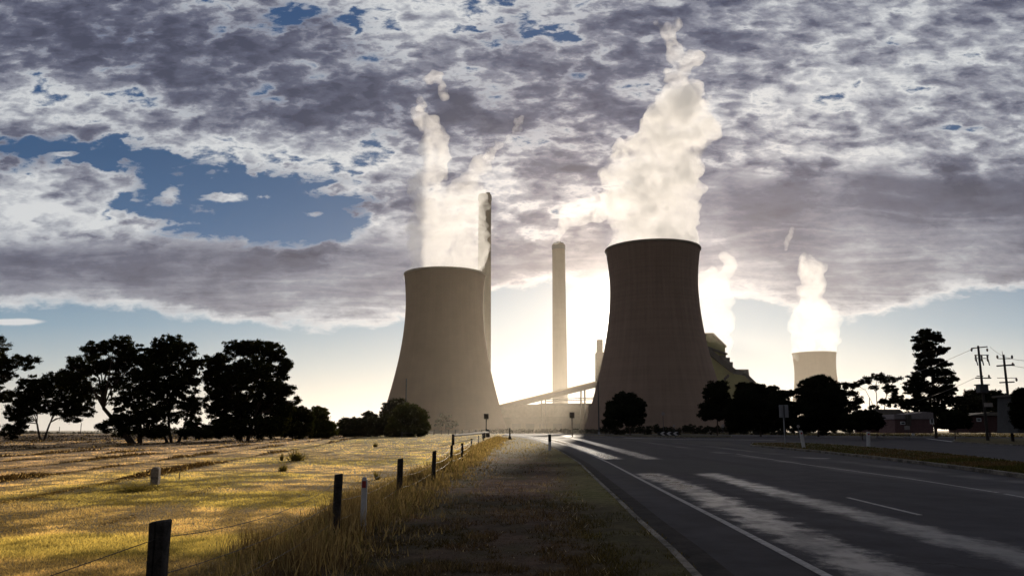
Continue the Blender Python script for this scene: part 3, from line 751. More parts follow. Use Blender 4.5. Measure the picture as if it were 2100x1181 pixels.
# ------------------------------------------------------------------ power station buildings
def wpoly(pts, D):
    """pixel outline -> (x,z) at distance D"""
    return [(at(a, b_, D)[0], at(a, b_, D)[2]) for a, b_ in pts]
def pbuild(parent, name, pts, D, depth, mat):
    s = MB(); q = wpoly(pts, D); ox, oy, oz = parent.location
    s.prism([(a - ox, b_ - oz) for a, b_ in q[::-1]], D - oy, D - oy + depth); return s.build(name, mat, parent)
D = 700
bx = at(1470, 884, D)
pw = thing('boiler_house', (bx[0], D, -0.12), 'stepped yellow boiler house with sloping galleries beside the dark cooling tower', 'building')
pbuild(pw, 'upper_block', [(1380, 686), (1462, 686), (1487, 711), (1487, 728), (1380, 728)], D + 8, 45, M_YELLOW)
pbuild(pw, 'roof', [(1380, 682.5), (1463, 682.5), (1490, 709), (1490, 712), (1461, 686), (1380, 686)], D + 7, 48, M_TANROOF)
pbuild(pw, 'recessed_storey', [(1380, 728), (1489, 728), (1489, 744), (1380, 744)], D + 12, 40, M_GREYCLAD)
pbuild(pw, 'ledge', [(1450, 709), (1492, 724), (1492, 727), (1450, 713)], D + 4, 10, M_DARKCLAD)
pbuild(pw, 'lower_block', [(1380, 744), (1454, 722), (1503, 757), (1503, 884), (1380, 884)], D, 60, M_YELLOW)
pbuild(pw, 'sloping_gallery', [(1450, 714), (1456, 714), (1509, 757), (1509, 766), (1500, 762), (1450, 723)], D - 3, 6, M_DARKCLAD)
pbuild(pw, 'stair_block', [(1489, 733), (1497, 733), (1497, 742), (1503, 742), (1503, 757), (1489, 747)], D + 10, 20, M_GREYCLAD)
pbuild(pw, 'annex_upper', [(1503.5, 757), (1535, 757), (1537, 772), (1503.5, 766)], D + 4, 40, M_GREYCLAD)
pbuild(pw, 'annex', [(1503.5, 766), (1537, 772), (1547, 784), (1547, 884), (1503.5, 884)], D + 1, 50, M_YELLOW)
pbuild(pw, 'annex_gallery', [(1526, 766), (1530, 764), (1551, 784), (1551, 792)], D - 2, 5, M_DARKCLAD)
s = MB()
for k_ in range(3):
    q = at(1487 + 3 * k_, 776 - 3 * k_, D - 1.4); s.box(q[0] - bx[0] - 0.8, q[0] - bx[0] + 0.8, -1.6, -0.4, q[2] - 1.4, q[2] + 1.2)
s.build('wall_vent', M_DARKCLAD, pw)

D = 640; b = at(1130, 884, D)
hall = thing('turbine_hall', (b[0], D, -0.12), 'long low hazy hall spanning the gap between the two big cooling towers', 'building')
pbuild(hall, 'wall', [(990, 830.5), (1240, 830.5), (1240, 885), (990, 885)], D, 60, M_HALL)
pbuild(hall, 'roof', [(988, 829), (1100, 829), (1112, 826.5), (1242, 826.5), (1242, 830.5), (988, 830.5)], D - 1, 62, M_CONVEYOR)
pbuild(hall, 'lower_annex', [(1010, 856), (1240, 852), (1240, 885), (1010, 885)], D - 14, 14, M_CONVEYOR)
for k_, (a, b_) in enumerate(((1050, 1068), (1078, 1096), (1106, 1122), (1134, 1152), (1176, 1192))):
    pbuild(hall, 'roller_door', [(a, 868), (b_, 868), (b_, 884), (a, 884)], D - 14.3, 0.3, M_GREYCLAD)

D = 600; b = at(1125, 884, D)
cv = thing('conveyor_gallery', (b[0], D, -0.12), 'inclined enclosed conveyor gallery climbing to the right behind the chimney', 'conveyor')
pbuild(cv, 'gallery', [(1020, 833), (1225, 783), (1228, 792.5), (1020, 843)], D, 6, M_CONVEYOR)
pbuild(cv, 'roof', [(1020, 830.5), (1225, 780.5), (1225, 783), (1020, 833)], D - 0.6, 7.2, M_TANROOF)
for px_, yt_ in ((1115, 818), (1196, 799)):
    s = MB(); ox, oy, oz = cv.location
    for dx_ in (-4.5, 4.5):
        for dy_ in (0.5, 5.5):
            p0 = at(px_ + dx_, 884, D); p1 = at(px_ + dx_ * 0.85, yt_, D)
            s.tube([(p0[0] - ox, dy_, 0), (p1[0] - ox, dy_, p1[2] - oz)], 0.42, 6)
    nlev = 5
    z0_, z1_ = 0, at(px_, yt_, D)[2] - oz
    xa, xb = at(px_ - 4.5, 884, D)[0] - ox, at(px_ + 4.5, 884, D)[0] - ox
    for l_ in range(1, nlev):
        zz_ = z0_ + (z1_ - z0_) * l_ / nlev
        s.tube([(xa, 0.5, zz_), (xb, 0.5, zz_)], 0.22, 5); s.tube([(xa, 0.5, zz_), (xb, 0.5, zz_ - (z1_ / nlev))], 0.2, 5)
    s.build('trestle', M_CONVEYOR, cv)
s = MB(); ox, oy, oz = cv.location
for yy_, dy_ in ((820.5, 9), (817, 9.5)):
    a = at(1120, yy_ + 2, D + 10); b_ = at(1222, yy_ - 2, D + 10); s.tube([(a[0] - ox, dy_, a[2] - oz), (b_[0] - ox, dy_, b_[2] - oz)], 0.38, 6)
s.build('pipe_rack', M_CONVEYOR, cv)
D = 800; b = at(1232, 884, D)
tt = thing('transfer_tower', (b[0], D, -0.12), 'slim hazy transfer tower peeping out at the left edge of the dark cooling tower', 'tower')
pbuild(tt, 'tower_body', [(1223.5, 722), (1262, 722), (1262, 885), (1223.5, 885)], D, 14, M_HALL)
pbuild(tt, 'stair_head', [(1225, 696), (1236, 696), (1236, 722), (1225, 722)], D + 2, 8, M_HALL)
# ------------------------------------------------------------------ steam
def steammat(name, dens_, nscale, lo, hi, emit, aniso=0.35, col=(0.93, 0.93, 0.93)):
    m, n, o = newmat(name)
    co = objco(n)
    a = noise(n, co, nscale, 8, 0.68, 0.8); b_ = noise(n, co, nscale * 0.35, 3, 0.5)
    f = (a * 0.7 + b_ * 0.3).smooth(lo, hi)
    v = n.nodes.new('ShaderNodeVolumePrincipled'); v.inputs['Color'].default_value = (*col, 1); v.inputs['Anisotropy'].default_value = aniso
    n.links.new((f * dens_).v, v.inputs['Density'])
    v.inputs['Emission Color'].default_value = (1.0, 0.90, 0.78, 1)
    n.links.new((f * (dens_ * emit)).v, v.inputs['Emission Strength'])  # added glow in place of repeated light scattering inside the steam
    n.links.new(v.outputs[0], o.inputs['Volume'])
    return m
def plume(name, D, spine, mat, label, vox=2.0, puffs=16, disp=3.0, seed=1, wob=0.55, cat='steam'):
    r = np.random.default_rng(seed); c0 = at(spine[0][0], spine[0][1], D)
    bm = bmesh.new()
    def ball(c, rad, sub=2):
        res = bmesh.ops.create_icosphere(bm, subdivisions=sub, radius=rad)
        for v_ in res['verts']: v_.co = v_.co * (1 + 0.0) + Vector(c)
    for (px, py, rp) in spine:
        c = at(px, py, D); rad = rp * D / F
        ball(c - c0, rad * 0.88, 3)
        for _ in range(puffs):
            d = r.normal(size=3); d[1] *= 0.7; d /= np.linalg.norm(d)
            rr = rad * r.uniform(0.22, 0.5)
            ball(c - c0 + d * (rad - rr * 0.45) * r.uniform(0.8, 1.12), rr, 2)
        for _ in range(puffs * 2):
            d = r.normal(size=3); d /= np.linalg.norm(d); rr = rad * r.uniform(0.09, 0.22)
            ball(c - c0 + d * rad * r.uniform(0.85, 1.22), rr, 1)
    me = bpy.data.meshes.new(name); bm.to_mesh(me); bm.free()
    o = link(name, me, mat, None, c0); tag(o, label, cat)
    rm = o.modifiers.new('merge', 'REMESH'); rm.mode = 'VOXEL'; rm.voxel_size = vox
    for i, (st, sz) in enumerate(((disp * 3.0, vox * 9.0), (disp * 1.6, vox * 3.4), (disp * 0.6, vox * 1.6))):
        tx = bpy.data.textures.new(name + '_billow', 'CLOUDS'); tx.noise_scale = sz; tx.noise_depth = 3
        dm = o.modifiers.new('billow', 'DISPLACE'); dm.texture = tx; dm.strength = st; dm.mid_level = 0.5; dm.texture_coords = 'LOCAL'
    rm2 = o.modifiers.new('clean', 'REMESH'); rm2.mode = 'VOXEL'; rm2.voxel_size = vox * 0.9
    return o
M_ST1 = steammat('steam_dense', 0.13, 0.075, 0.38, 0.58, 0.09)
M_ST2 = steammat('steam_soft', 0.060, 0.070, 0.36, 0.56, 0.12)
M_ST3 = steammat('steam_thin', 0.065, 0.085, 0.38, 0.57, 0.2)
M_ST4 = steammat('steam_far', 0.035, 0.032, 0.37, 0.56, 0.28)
D = 476
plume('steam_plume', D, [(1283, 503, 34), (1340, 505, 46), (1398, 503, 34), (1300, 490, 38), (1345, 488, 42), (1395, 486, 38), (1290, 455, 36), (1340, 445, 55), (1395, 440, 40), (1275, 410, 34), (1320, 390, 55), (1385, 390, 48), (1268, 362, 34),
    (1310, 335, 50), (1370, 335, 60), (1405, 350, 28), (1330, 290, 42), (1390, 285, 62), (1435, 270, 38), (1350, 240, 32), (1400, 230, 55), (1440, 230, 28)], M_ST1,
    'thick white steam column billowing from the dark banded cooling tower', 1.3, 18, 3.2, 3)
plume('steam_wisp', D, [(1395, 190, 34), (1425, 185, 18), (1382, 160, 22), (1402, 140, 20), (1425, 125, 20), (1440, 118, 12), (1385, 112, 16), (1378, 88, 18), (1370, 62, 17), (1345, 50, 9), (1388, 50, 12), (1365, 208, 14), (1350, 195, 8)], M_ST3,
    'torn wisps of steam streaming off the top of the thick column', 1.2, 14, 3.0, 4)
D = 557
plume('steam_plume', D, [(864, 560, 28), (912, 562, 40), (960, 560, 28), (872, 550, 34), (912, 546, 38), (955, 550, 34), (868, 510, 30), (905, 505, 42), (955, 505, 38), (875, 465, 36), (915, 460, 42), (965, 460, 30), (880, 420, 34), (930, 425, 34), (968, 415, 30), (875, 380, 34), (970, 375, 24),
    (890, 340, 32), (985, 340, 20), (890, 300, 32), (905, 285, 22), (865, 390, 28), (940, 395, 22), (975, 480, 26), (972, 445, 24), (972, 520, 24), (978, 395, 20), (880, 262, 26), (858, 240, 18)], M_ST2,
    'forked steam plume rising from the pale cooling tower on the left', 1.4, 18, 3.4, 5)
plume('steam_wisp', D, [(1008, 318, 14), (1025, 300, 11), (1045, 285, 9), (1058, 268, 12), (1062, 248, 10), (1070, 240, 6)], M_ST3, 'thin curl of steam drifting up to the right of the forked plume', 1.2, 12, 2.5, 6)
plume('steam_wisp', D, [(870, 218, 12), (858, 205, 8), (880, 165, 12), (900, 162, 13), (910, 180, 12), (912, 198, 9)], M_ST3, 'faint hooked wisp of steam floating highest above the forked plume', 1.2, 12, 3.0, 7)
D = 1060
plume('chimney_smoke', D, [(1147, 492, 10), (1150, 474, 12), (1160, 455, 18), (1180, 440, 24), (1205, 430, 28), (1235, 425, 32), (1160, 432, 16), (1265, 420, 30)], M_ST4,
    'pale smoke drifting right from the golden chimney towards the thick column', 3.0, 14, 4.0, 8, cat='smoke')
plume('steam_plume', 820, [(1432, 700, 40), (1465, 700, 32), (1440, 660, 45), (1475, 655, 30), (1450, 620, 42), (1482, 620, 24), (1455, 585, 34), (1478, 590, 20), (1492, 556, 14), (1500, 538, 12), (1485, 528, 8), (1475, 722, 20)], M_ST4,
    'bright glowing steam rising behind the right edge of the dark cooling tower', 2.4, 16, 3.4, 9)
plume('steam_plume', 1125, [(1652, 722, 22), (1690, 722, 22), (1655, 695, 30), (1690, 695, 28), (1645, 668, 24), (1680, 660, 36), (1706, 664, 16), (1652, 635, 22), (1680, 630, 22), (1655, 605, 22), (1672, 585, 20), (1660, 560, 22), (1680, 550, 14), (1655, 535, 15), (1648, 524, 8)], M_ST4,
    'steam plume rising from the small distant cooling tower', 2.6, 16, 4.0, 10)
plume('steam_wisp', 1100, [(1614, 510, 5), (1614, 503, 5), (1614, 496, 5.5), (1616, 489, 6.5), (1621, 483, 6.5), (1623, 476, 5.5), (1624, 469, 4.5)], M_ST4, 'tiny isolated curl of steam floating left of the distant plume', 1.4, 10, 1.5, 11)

# ------------------------------------------------------------------ haze
m, n, o = newmat('morning_haze')
gco = n.nodes.new('ShaderNodeNewGeometry'); gx, gy, gz = separate(n, gco.outputs['Position'])
v = n.nodes.new('ShaderNodeVolumeScatter'); v.inputs['Color'].default_value = (1.0, 0.90, 0.76, 1); v.inputs['Anisotropy'].default_value = 0.70
n.links.new(((gz.max(0.0) * (-1.0 / 55.0)).exp() * 0.00035 * gy.smooth(90.0, 400.0) + 0.000005).v, v.inputs['Density'])
n.links.new(v.outputs[0], o.inputs['Volume'])
m.cycles.volume_step_rate = 0.25
s = MB(); s.box(-1800, 1900, -400, 2600, -0.5, 520); hz_ = s.build('haze', m); tag(hz_, kind='structure')

# ------------------------------------------------------------------ trees
M_LEAF_DARK = leafmat('eucalypt_leaves', (0.024, 0.028, 0.012), 0.28)
M_LEAF_OLIVE = leafmat('olive_leaves', (0.055, 0.064, 0.018), 0.35)
M_LEAF_BLACK = leafmat('shaded_leaves', (0.016, 0.019, 0.011), 0.08)
def leaf_cloud(lobes, Y, base, leaf, rc_px, fill, per, seed, flat=0.65, depth=1.0, hollow=0.5):
    r = np.random.default_rng(seed); ctr = []; rad = []; top = []
    for (px, py, rx, ry) in lobes:
        c = at(px, py, Y); c[1] += r.normal() * rx * Y / F * 0.3
        n_ = max(3, int(fill * rx * ry / rc_px ** 2))
        d = r.normal(size=(n_, 3)); d /= np.linalg.norm(d, axis=1)[:, None]; q = r.random(n_)[:, None] ** hollow
        off = d * q * np.array([rx, rx * depth, ry]) * Y / F
        ctr.append(c + off); rad.append(rc_px * Y / F * r.uniform(0.55, 1.25, n_)); top.append(d[:, 2] * q[:, 0])
    ctr = np.concatenate(ctr); rad = np.concatenate(rad); top = np.concatenate(top)
    n_ = len(ctr); C = np.repeat(ctr, per, 0); R = np.repeat(rad, per)[:, None]
    P_ = C + r.normal(size=(n_ * per, 3)) * R * np.array([0.52, 0.52, 0.52 * flat])
    a = r.normal(size=P_.shape); a /= np.linalg.norm(a, axis=1)[:, None]
    b = np.cross(a, r.normal(size=P_.shape)); b /= np.linalg.norm(b, axis=1)[:, None]
    L = leaf * r.uniform(0.6, 1.3, (len(P_), 1)); a = a * L; b = b * L * 0.42
    V = np.stack([P_ - a, P_ + b, P_ + a, P_ - b], 1).reshape(-1, 3) - np.array(base)
    sh = np.repeat(0.75 + 0.35 * top, per) * r.uniform(0.6, 1.35, len(P_))  # leaves high on a lobe painted lighter, as if lit from above
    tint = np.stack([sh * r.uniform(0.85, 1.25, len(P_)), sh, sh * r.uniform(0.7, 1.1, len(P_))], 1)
    V[:, 2] = np.maximum(V[:, 2], 0.02)
    return V, np.arange(len(V)).reshape(-1, 4), np.repeat(tint, 4, 0), ctr
def tree(name, label, basepx, lobes, Y=None, trunks=None, tr=3.0, leaf=None, rc=5.6, fill=1.25, per=46, seed=1, mat=None, group=None, cat='tree', forks=True, hollow=0.5, flat=0.65, twigs=1.0, depth=1.0, ztop=0.45):
    b = gnd(*basepx) if Y is None else at(basepx[0], basepx[1], Y); Y = b[1]; b[2] = -0.12
    t = thing(name, tuple(b), label, cat, group)
    leaf = leaf or 0.00135 * Y; fill = fill * 2.1; per = int(per * 1.75); tr = tr * 0.62
    V, Fc, S, ctr = leaf_cloud(lobes, Y, b, leaf, rc, fill, per, seed, flat, depth, hollow)
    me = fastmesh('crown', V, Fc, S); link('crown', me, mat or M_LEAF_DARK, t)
    if forks:
        r = np.random.default_rng(seed + 100); s = MB(); k = Y / F
        tr_m = tr * k
        tops = []
        for ti, (bx_, by_, fx, fy) in enumerate(trunks or [(basepx[0], basepx[1], basepx[0], basepx[1] - 30)]):
            p0 = at(bx_, by_, Y) - b; p0[2] = -0.1; p1 = at(fx, fy, Y) - b
            mid = (p0 + p1) / 2 + r.normal(size=3) * 0.02 * np.linalg.norm(p1 - p0)
            s.tube([p0, p0 + np.array([0, 0, 0.25 * tr_m]), mid, p1], [tr_m * 1.6, tr_m * 1.15, tr_m * 0.95, tr_m * 0.8], 9)
            tops.append(p1)
        lc = [at(l[0], l[1], Y) - b for l in lobes]
        for c, l in zip(lc, lobes):
            p1 = min(tops, key=lambda q: np.linalg.norm(q - c))
            d = c - p1; L = np.linalg.norm(d)
            m1 = p1 + d * 0.35 + np.array([0, 0, 0.10 * L]) + r.normal(size=3) * 0.05 * L; m2 = p1 + d * 0.7 + r.normal(size=3) * 0.06 * L
            s.tube([p1, m1, m2, c], [tr_m * 0.55, tr_m * 0.42, tr_m * 0.28, tr_m * 0.14], 6)
            near_ = [q - b for q in ctr if np.linalg.norm(q - b - c) < max(l[2], l[3]) * k * 1.15]
            r.shuffle(near_)
            for q in near_[:int(9 * twigs)]:
                st = m1 + (c - m1) * r.random(); mm = (st + q) / 2 + r.normal(size=3) * 0.04 * L
                s.tube([st, mm, q], [tr_m * 0.16, tr_m * 0.11, tr_m * 0.04], 4, cap=False)
        s.build('trunk', M_BARK, t)
    return t
GL = 'old gum trees along the far side of the field'
tree('gum_tree', 'gum tree showing only its branch tips at the left edge of the view', (-60, 912), [(15, 745, 48, 22), (-20, 715, 40, 24), (45, 738, 22, 9), (-25, 775, 40, 22), (22, 768, 16, 6), (-5, 808, 22, 14), (-60, 760, 60, 60), (4, 690, 7, 7)], tr=5, seed=11, fill=1.2, group=GL, trunks=[(-60, 912, -50, 830)])
tree('gum_tree', 'spreading low gum tree forking from a short trunk', (86, 903), [(40, 820, 34, 26), (85, 795, 40, 28), (130, 785, 34, 26), (110, 830, 42, 24), (30, 860, 26, 26), (60, 835, 26, 20), (160, 815, 34, 30), (150, 850, 22, 16), (15, 885, 20, 16), (175, 840, 16, 16)],
     tr=3.2, seed=12, group=GL, trunks=[(84, 903, 76, 868), (90, 903, 103, 866)], fill=1.55)
tree('gum_tree', 'broad gum tree with a long bare limb reaching left and sky showing through its crown', (276, 909), [(150, 752, 34, 26), (190, 718, 26, 18), (225, 712, 26, 16), (255, 705, 26, 16), (205, 745, 36, 24), (165, 785, 36, 26), (245, 740, 30, 22), (275, 730, 30, 28), (240, 775, 20, 18), (290, 770, 34, 36), (270, 815, 34, 36), (225, 872, 28, 13), (265, 862, 34, 26), (300, 850, 30, 30), (190, 800, 20, 16), (215, 790, 14, 10), (250, 888, 22, 11), (298, 886, 26, 14), (325, 888, 20, 11)],
     tr=7.0, seed=13, group=GL, trunks=[(287, 909, 283, 850), (276, 909, 240, 850), (270, 905, 212, 836)], fill=1.45)
tree('gum_tree', 'tall rounded gum tree with pale trunks standing at the centre of the left group', (358, 908), [(345, 706, 36, 22), (375, 725, 34, 26), (325, 730, 30, 26), (395, 760, 20, 30), (340, 765, 40, 34), (375, 790, 36, 34), (330, 810, 36, 34), (385, 835, 26, 30), (340, 850, 34, 24), (300, 745, 18, 30), (395, 870, 20, 16), (405, 745, 12, 16), (330, 884, 18, 14), (392, 888, 24, 12), (418, 890, 20, 10)],
     tr=4.6, seed=14, group=GL, trunks=[(352, 908, 345, 850), (364, 908, 380, 868), (345, 906, 330, 872)], fill=1.6)
tree('gum_tree', 'dense dark gum tree with a flat top standing apart on the right of the group', (500, 906), [(450, 745, 28, 22), (490, 715, 36, 18), (530, 712, 34, 16), (560, 725, 28, 22), (580, 755, 18, 26), (470, 775, 46, 34), (530, 765, 46, 36), (560, 800, 34, 30), (445, 820, 28, 40), (490, 830, 50, 40), (545, 840, 44, 34), (470, 872, 44, 22), (530, 872, 40, 18), (590, 800, 14, 14), (607, 822, 9, 7), (430, 775, 12, 26), (580, 840, 20, 18), (440, 885, 26, 14), (490, 888, 30, 10), (545, 884, 30, 16), (575, 870, 20, 18)],
     tr=6, seed=15, group=GL, fill=2.1, trunks=[(495, 906, 490, 850), (506, 906, 520, 860)])
GB = 'bushes along the far edge of the field'
tree('bush', 'dark rounded bush tucked against the right side of the dense gum tree', (600, 901), [(590, 850, 30, 18), (615, 855, 26, 20), (575, 875, 30, 20), (610, 880, 34, 18)], seed=21, cat='bush', group=GB, forks=True, tr=2.5, fill=2.8, rc=5)
tree('bush', 'rounded green bush sunlit on its right edge with a gap beside it', (660, 899), [(658, 850, 20, 17), (650, 872, 26, 20), (668, 878, 22, 18), (640, 884, 22, 14), (660, 888, 28, 10)], seed=22, cat='bush', group=GB, mat=M_LEAF_OLIVE, forks=True, tr=2.5, fill=2.8, rc=4.5)
tree('hedge', 'long clipped looking dark hedge at the end of the mown field', (745, 897), [(712, 872, 20, 16), (735, 870, 22, 14), (765, 870, 24, 14), (790, 868, 24, 16), (720, 886, 26, 10), (760, 886, 28, 10), (800, 884, 24, 12)], Y=175, seed=23, cat='hedge', tr=2, fill=3.2, rc=4.0, per=40)
tree('tree', 'small domed tree showing above the hedge', (755, 892), [(757, 852, 15, 9), (750, 862, 12, 9)], Y=190, seed=24, tr=1.5, fill=2.2, rc=4)
tree('tree', 'tree in golden haze behind the big round bush', (815, 893), [(812, 830, 24, 12), (795, 842, 16, 11), (830, 842, 20, 14), (800, 858, 22, 14)], Y=200, seed=25, tr=2, fill=2.0, rc=4)
tree('bush', 'big round dark bush with a sunlit right side, in front of the pale cooling tower', (838, 895), [(838, 848, 28, 20), (852, 860, 26, 24), (825, 866, 28, 22), (862, 876, 18, 16), (815, 880, 24, 16), (840, 882, 34, 14)], Y=170, seed=26, cat='bush', group=GB, mat=M_LEAF_OLIVE, tr=2.5, fill=3.4, rc=4)
tree('tree', 'faint small tree in haze before the foot of the pale cooling tower', (915, 884), [(912, 858, 14, 9), (900, 866, 10, 8), (925, 868, 14, 9)], Y=330, seed=27, tr=1.2, fill=1.1, rc=3.2, per=26)
# right side
GR = 'dark trees beyond the road'
tree('tree', 'round bushy tree standing alone before the dark banded cooling tower', (1289, 886), [(1282, 822, 26, 18), (1260, 832, 18, 12), (1305, 832, 20, 16), (1265, 848, 26, 16), (1300, 850, 26, 16), (1280, 840, 36, 18), (1255, 868, 22, 10), (1300, 864, 20, 10)],
     Y=210, seed=31, mat=M_LEAF_BLACK, tr=2.4, fill=2.6, rc=4.2, group=GR, trunks=[(1293, 886, 1288, 860)])
tree('tree', 'narrow upright tree on a thin trunk at the right foot of the dark tower', (1471, 887), [(1476, 792, 22, 12), (1468, 808, 26, 18), (1480, 825, 24, 20), (1460, 836, 24, 18), (1480, 850, 28, 14), (1448, 852, 14, 12)],
     Y=200, seed=32, mat=M_LEAF_BLACK, tr=2.2, fill=2.6, rc=4.4, group=GR, trunks=[(1471, 887, 1471, 855)])
tree('tree', 'wide black tree with ragged tips before the yellow boiler house annex', (1560, 889), [(1525, 792, 14, 9), (1540, 800, 26, 14), (1560, 796, 10, 7), (1575, 806, 20, 12), (1530, 820, 34, 22), (1575, 830, 34, 22), (1545, 850, 50, 24), (1510, 845, 18, 26), (1520, 872, 30, 14), (1570, 872, 40, 14)],
     Y=190, seed=33, mat=M_LEAF_BLACK, tr=3, fill=3.0, rc=4.6, group=GR)
tree('tree', 'black tree with small tufts between the boiler house and the distant tower', (1610, 889), [(1585, 797, 11, 6), (1604, 806, 14, 8), (1618, 806, 12, 7), (1600, 825, 24, 16), (1620, 840, 24, 20), (1600, 860, 34, 20), (1560, 797, 8, 5)],
     Y=195, seed=34, mat=M_LEAF_BLACK, tr=2.5, fill=2.6, rc=4.2, group=GR)
tree('tree', 'full black domed tree hiding the foot of the distant cooling tower', (1678, 889), [(1660, 788, 26, 12), (1682, 780, 26, 12), (1700, 792, 22, 14), (1650, 808, 22, 20), (1685, 812, 40, 24), (1670, 840, 44, 28), (1705, 840, 26, 26), (1660, 868, 34, 16), (1700, 868, 34, 14)],
     Y=180, seed=35, mat=M_LEAF_BLACK, tr=3.2, fill=3.0, rc=4.8, group=GR)
tree('gum_tree', 'open airy gum tree with sky showing between its thin trunks', (1795, 888), [(1797, 772, 18, 8), (1776, 782, 14, 8), (1820, 780, 16, 8), (1838, 776, 10, 6), (1757, 790, 14, 7), (1746, 805, 12, 8), (1790, 796, 10, 6), (1735, 790, 10, 8), (1830, 800, 16, 12), (1760, 822, 12, 9), (1790, 835, 8, 7), (1815, 825, 14, 9), (1840, 820, 16, 16), (1745, 835, 18, 14), (1770, 850, 16, 8), (1730, 820, 12, 12)],
     Y=170, seed=36, mat=M_LEAF_BLACK, tr=1.6, fill=1.25, rc=4.2, per=36, group=GR, trunks=[(1780, 888, 1783, 815), (1798, 888, 1797, 805), (1812, 888, 1818, 810), (1765, 888, 1758, 830)])
tree('pine_tree', 'tall pointed pine with tiered ragged branches rising above everything on the right', (1920, 888), [(1900, 682, 16, 9), (1908, 690, 20, 11), (1890, 694, 16, 9), (1928, 696, 10, 9), (1900, 708, 26, 8), (1885, 713, 14, 6), (1915, 722, 24, 9), (1938, 716, 12, 7), (1895, 728, 22, 8), (1905, 742, 28, 10), (1935, 748, 14, 6), (1885, 752, 16, 8), (1915, 762, 34, 10), (1945, 766, 14, 6),
      (1880, 772, 20, 9), (1935, 780, 26, 8), (1958, 776, 9, 6), (1895, 790, 34, 14), (1945, 795, 18, 7), (1925, 806, 34, 12), (1875, 802, 18, 12), (1900, 824, 40, 16), (1945, 824, 20, 10), (1870, 828, 18, 12), (1890, 845, 34, 12), (1930, 842, 26, 12)],
     Y=150, seed=37, mat=M_LEAF_BLACK, tr=3.4, fill=1.75, rc=4.4, flat=0.5, depth=0.8, group=None, trunks=[(1920, 888, 1916, 800), (1915, 850, 1908, 730)])
tree('bush', 'low dense black bush on the verge between the house and the roadside', (1768, 884), [(1750, 862, 22, 16), (1775, 858, 28, 18), (1790, 866, 18, 14), (1760, 872, 34, 10)], Y=120, seed=38, mat=M_LEAF_BLACK, cat='bush', tr=1.5, fill=4.0, rc=4.2, group='low bushes in front of the houses')
tree('bush', 'rounded black bush under the right side of the tall pine', (1957, 882), [(1945, 858, 20, 14), (1965, 858, 22, 16), (1980, 866, 12, 12), (1950, 870, 28, 10)], Y=120, seed=39, mat=M_LEAF_BLACK, cat='bush', tr=1.5, fill=4.0, rc=4.2, group='low bushes in front of the houses')
tree('tree', 'broad domed tree behind the two power poles', (2030, 886), [(1990, 812, 14, 10), (2010, 806, 22, 10), (2040, 812, 26, 12), (2000, 826, 30, 16), (2040, 830, 30, 20), (1970, 822, 12, 10), (1975, 840, 18, 14), (2020, 848, 40, 14)],
     Y=175, seed=40, mat=M_LEAF_BLACK, tr=2.5, fill=2.6, rc=4.2, group=GR)
tree('tree', 'dense dark tree cut off by the right side of the view', (2120, 888), [(2092, 808, 12, 12), (2110, 820, 26, 26), (2090, 830, 18, 20), (2100, 855, 28, 26), (2130, 840, 30, 50), (2078, 845, 8, 14), (2104, 835, 20, 30)], Y=88, seed=41, mat=M_LEAF_BLACK, tr=3, fill=3.0, rc=5, group=GR)
# far low scrub and treelines: one mass each
def scrub(name, x0, x1, ytop, Y, hpx, n_, seed, mat):
    r = np.random.default_rng(seed); px = np.linspace(x0, x1, n_) + r.normal(size=n_) * 3
    lob = [(p_, ytop + hpx * (0.4 + 0.6 * vnoise(np.array([p_ / 13.0]), np.array([seed * 1.0]), 3)[0]), 7, hpx * 0.55) for p_ in px]
    b = at((x0 + x1) / 2, 884, Y); b[2] = -0.12
    V, Fc, S, c = leaf_cloud(lob, Y, b, 0.0013 * Y, 3.2, 1.8, 24, seed, 0.8, 2.0)
    return tag(link(name, fastmesh(name, V, Fc, S), mat, None, tuple(b)), kind='stuff')
scrub('distant_treeline', -40, 330, 884, 330, 10, 60, 51, M_LEAF_DARK)
scrub('distant_treeline', 330, 720, 876, 300, 14, 70, 52, M_LEAF_DARK)
scrub('roadside_scrub', 1000, 1240, 880, 380, 6, 50, 53, M_LEAF_DARK)
scrub('roadside_scrub', 1240, 1660, 872, 260, 14, 70, 54, M_LEAF_BLACK)
scrub('roadside_scrub', 1640, 1760, 862, 230, 22, 30, 55, M_LEAF_BLACK)
scrub('distant_treeline', 1690, 2130, 838, 330, 34, 70, 56, M_LEAF_BLACK)
# weeds in the field
def weed(px, py, h, w, label, seed, n_=60):
    b = gnd(px, py); r = np.random.default_rng(seed); b[2] = field_h(b[0], b[1]) - 0.01
    V = []; S = []
    for i in range(n_):
        a_ = r.uniform(0, 6.28); l_ = r.uniform(0.2, 1) * w; hh = h * r.uniform(0.35, 1) * (1 - 0.5 * l_ / w); q = r.normal(size=2) * w * 0.2; ww = 0.0009 * b[1]
        V += [(q[0] - ww, q[1], 0), (q[0] + ww, q[1], 0), (q[0] + math.cos(a_) * l_, q[1] + math.sin(a_) * l_, hh)]; S += [[0.12, 0.10, 0.04]] * 3
    V = np.array(V); o = link('weed', fastmesh('weed', V, np.arange(len(V)).reshape(-1, 3), np.array(S)), M_BLADE, None, tuple(b)); tag(o, label, 'weed', 'weeds standing in the mown field'); return o
weed(607, 947, 0.75, 0.55, 'dark spiky weed clump farther back in the mown field', 61, 110)
weed(578, 946, 0.55, 0.12, 'thin upright weed stalk just left of the spiky clump', 62, 26)
weed(580, 968, 0.42, 0.22, 'short dark weed tuft in front of the thin stalk', 63, 50)
weed(774, 985, 0.50, 0.22, 'pale branching weed beyond the white marker post', 64, 22)
weed(280, 1008, 0.26, 0.9, 'flat green weed patch at the foot of the stone marker', 65, 160)
weed(770, 917, 0.6, 0.3, 'tiny dark weed in the far field near the gate', 66, 30)

